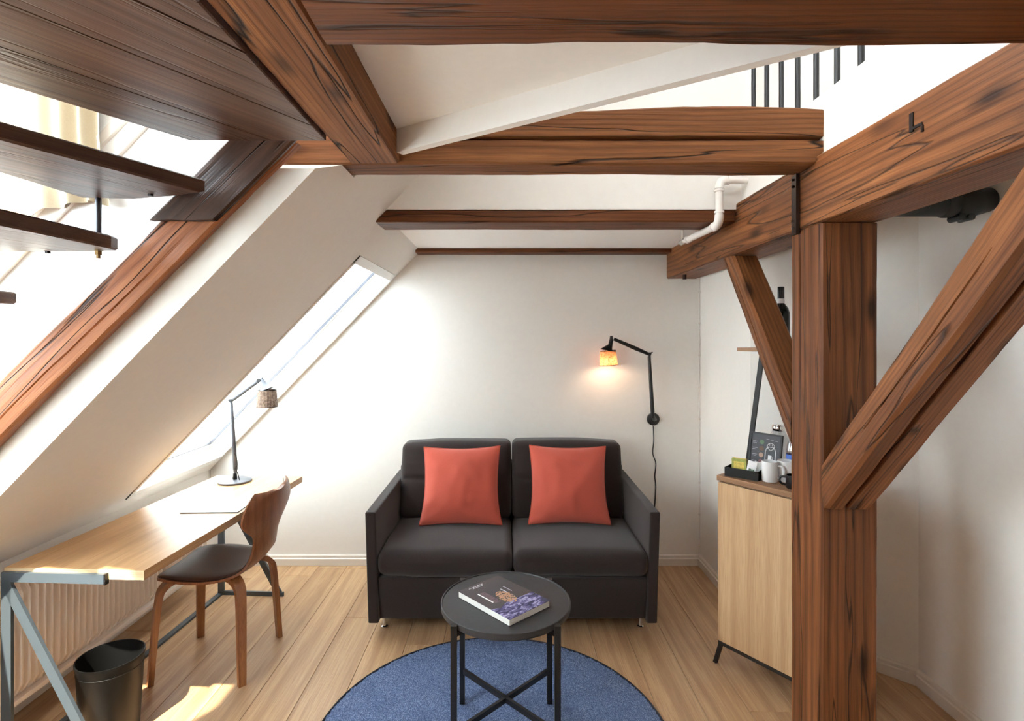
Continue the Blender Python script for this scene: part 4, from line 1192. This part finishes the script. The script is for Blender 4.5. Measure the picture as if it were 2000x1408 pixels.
# tray with tea and sachets
tr_ = empty('tea_tray', (.992, 2.474, CT), math.radians(-42)); tag(tr_, 'shallow black box tray on the front corner of the cabinet', 'tray')
a_, b_, h_ = .146, .082, .040
MB().box(0, a_, 0, b_, 0, .003).build('tray_bottom', 'bin', tr_)
for q in ((0, a_, 0, .003), (0, a_, b_-.003, b_), (0, .003, .003, b_-.003), (a_-.003, a_, .003, b_-.003)): MB().box(q[0], q[1], q[2], q[3], .003, h_).build('tray_side', 'bin', tr_)
RT = Matrix.Translation((.992, 2.474, CT)) @ Matrix.Rotation(math.radians(-42), 4, 'Z')
def twp(x, y, z=.0032): return tuple(RT @ Vector((x, y, z)))
M['tea_green'] = plain('tea_green', lin(168, 170, 84), .5, 0, 0, 60, .5, .3); M['tea_yellow'] = plain('tea_yellow', lin(226, 200, 96), .5, 0, 0, 90, .5, .25)
tb = empty('tea_packet', twp(.016, .045), math.radians(-42)); tag(tb, 'green and yellow tea packet standing at the left end of the tray', 'packet')
MB().box(0, .065, 0, .022, 0, .073).build('packet_body', 'tea_green', tb)
MB().box(.009, .056, -.0006, 0, .030, .060).build('packet_label', 'tea_yellow', tb)
MB().box(.004, .061, .004, .018, .073, .0742).build('packet_top', 'tea_yellow', tb)
M['leafgreen'] = plain('print_green', lin(70, 110, 70), .5)
labs = ['white paper sachet with green print, frontmost in the tray', 'white paper sachet tucked behind the printed sachet', 'cream paper sachet leaning at the right end of the tray']
for k in range(3):
    s_ = empty('sachet', twp(.082+.020*k, .018+.010*k), math.radians(-42+14*k)); tag(s_, labs[k], 'sachet', 'sachets in the tea tray')
    TT = Matrix.Rotation(math.radians(-8), 4, 'X') @ Matrix.Rotation(math.radians(10+4*k), 4, 'Y')
    MB().rbox(0, .040-.006*k, 0, .006, 0, .080-.002*k, .002, 3, puff=(0, .003, 0)).xf(TT).build('sachet_body', 'paper', s_, smooth=True)
    if k == 0:
        for q in range(4): MB().box(.010+q*.006, .0145+q*.006, -.0036, -.0028, .036+.001*(q % 2), .046).xf(TT).build('printed_mark', 'leafgreen', s_)
    else:
        MB().box(.004, .030-.006*k, -.0036, -.0028, .012, .018).xf(TT).build('printed_mark', 'ink_grey', s_)

def mug(name, loc, rz, lab, mat, r=.033, h=.088, handle=True):
    m_ = empty(name, loc, rz); tag(m_, lab, 'mug', 'mugs on the cabinet' if name == 'mug' else None)
    MB().lathe([(0, 0), (r*.9, 0), (r, .006), (r, h-.001), (r-.001, h), (r-.0035, h-.001), (r-.004, .008), (0, .006)], 40, cap=(False, False)).build('mug_body', mat, m_, smooth=True)
    if handle:
        MB().tube(spline([(r-.002, 0, h*.80), (r+.016, 0, h*.78), (r+.023, 0, h*.55), (r+.016, 0, h*.28), (r-.002, 0, h*.20)], 6), .0045, 8).build('handle', mat, m_, smooth='all')
    return m_
mug('mug', (1.153, 2.380, CT), math.radians(-38), 'white mug standing in front of the black framed guide', 'ceramic')
mug('mug', (1.226, 2.385, CT), math.radians(-20), 'white mug half hidden behind the post', 'ceramic', .035, .09)
cp_ = mug('cup', (1.196, 2.268, CT), math.radians(150), 'small black cup at the cabinet edge by the post', 'ceramic_black', .028, .055)
cf = empty('glass_carafe', cw(.118, .305, CT), CA); tag(cf, 'clear glass carafe with a steel lid behind the framed guide', 'carafe')
MB().lathe([(0, 0), (.046, 0), (.050, .01), (.050, .12), (.046, .15), (.030, .185), (.026, .195)], 32, cap=(False, False)).build('carafe_glass', 'clear', cf, smooth=True)
MB().lathe([(.027, .190), (.029, .194), (.029, .212), (.024, .218), (0, .219)], 32, cap=(False, False)).build('lid', 'chrome', cf, smooth=True)
M['blue_label'] = plain('blue_label', lin(70, 110, 190), .4)
wb = empty('water_bottle', cw(.222, .235, CT), CA); tag(wb, 'small clear water bottle with a blue label beside the framed guide', 'bottle')
MB().lathe([(0, 0), (.026, 0), (.028, .006), (.028, .12), (.024, .15), (.012, .175), (.012, .182)], 28, cap=(False, False)).build('bottle_body', 'clear', wb, smooth=True)
MB().lathe([(.0285, .045), (.0285, .105)], 28, cap=(False, False)).build('bottle_label', 'blue_label', wb, smooth=True)
MB().lathe([(.013, .176), (.0135, .192), (0, .193)], 20, cap=(False, False)).build('bottle_cap', 'ceramic', wb, smooth=True)
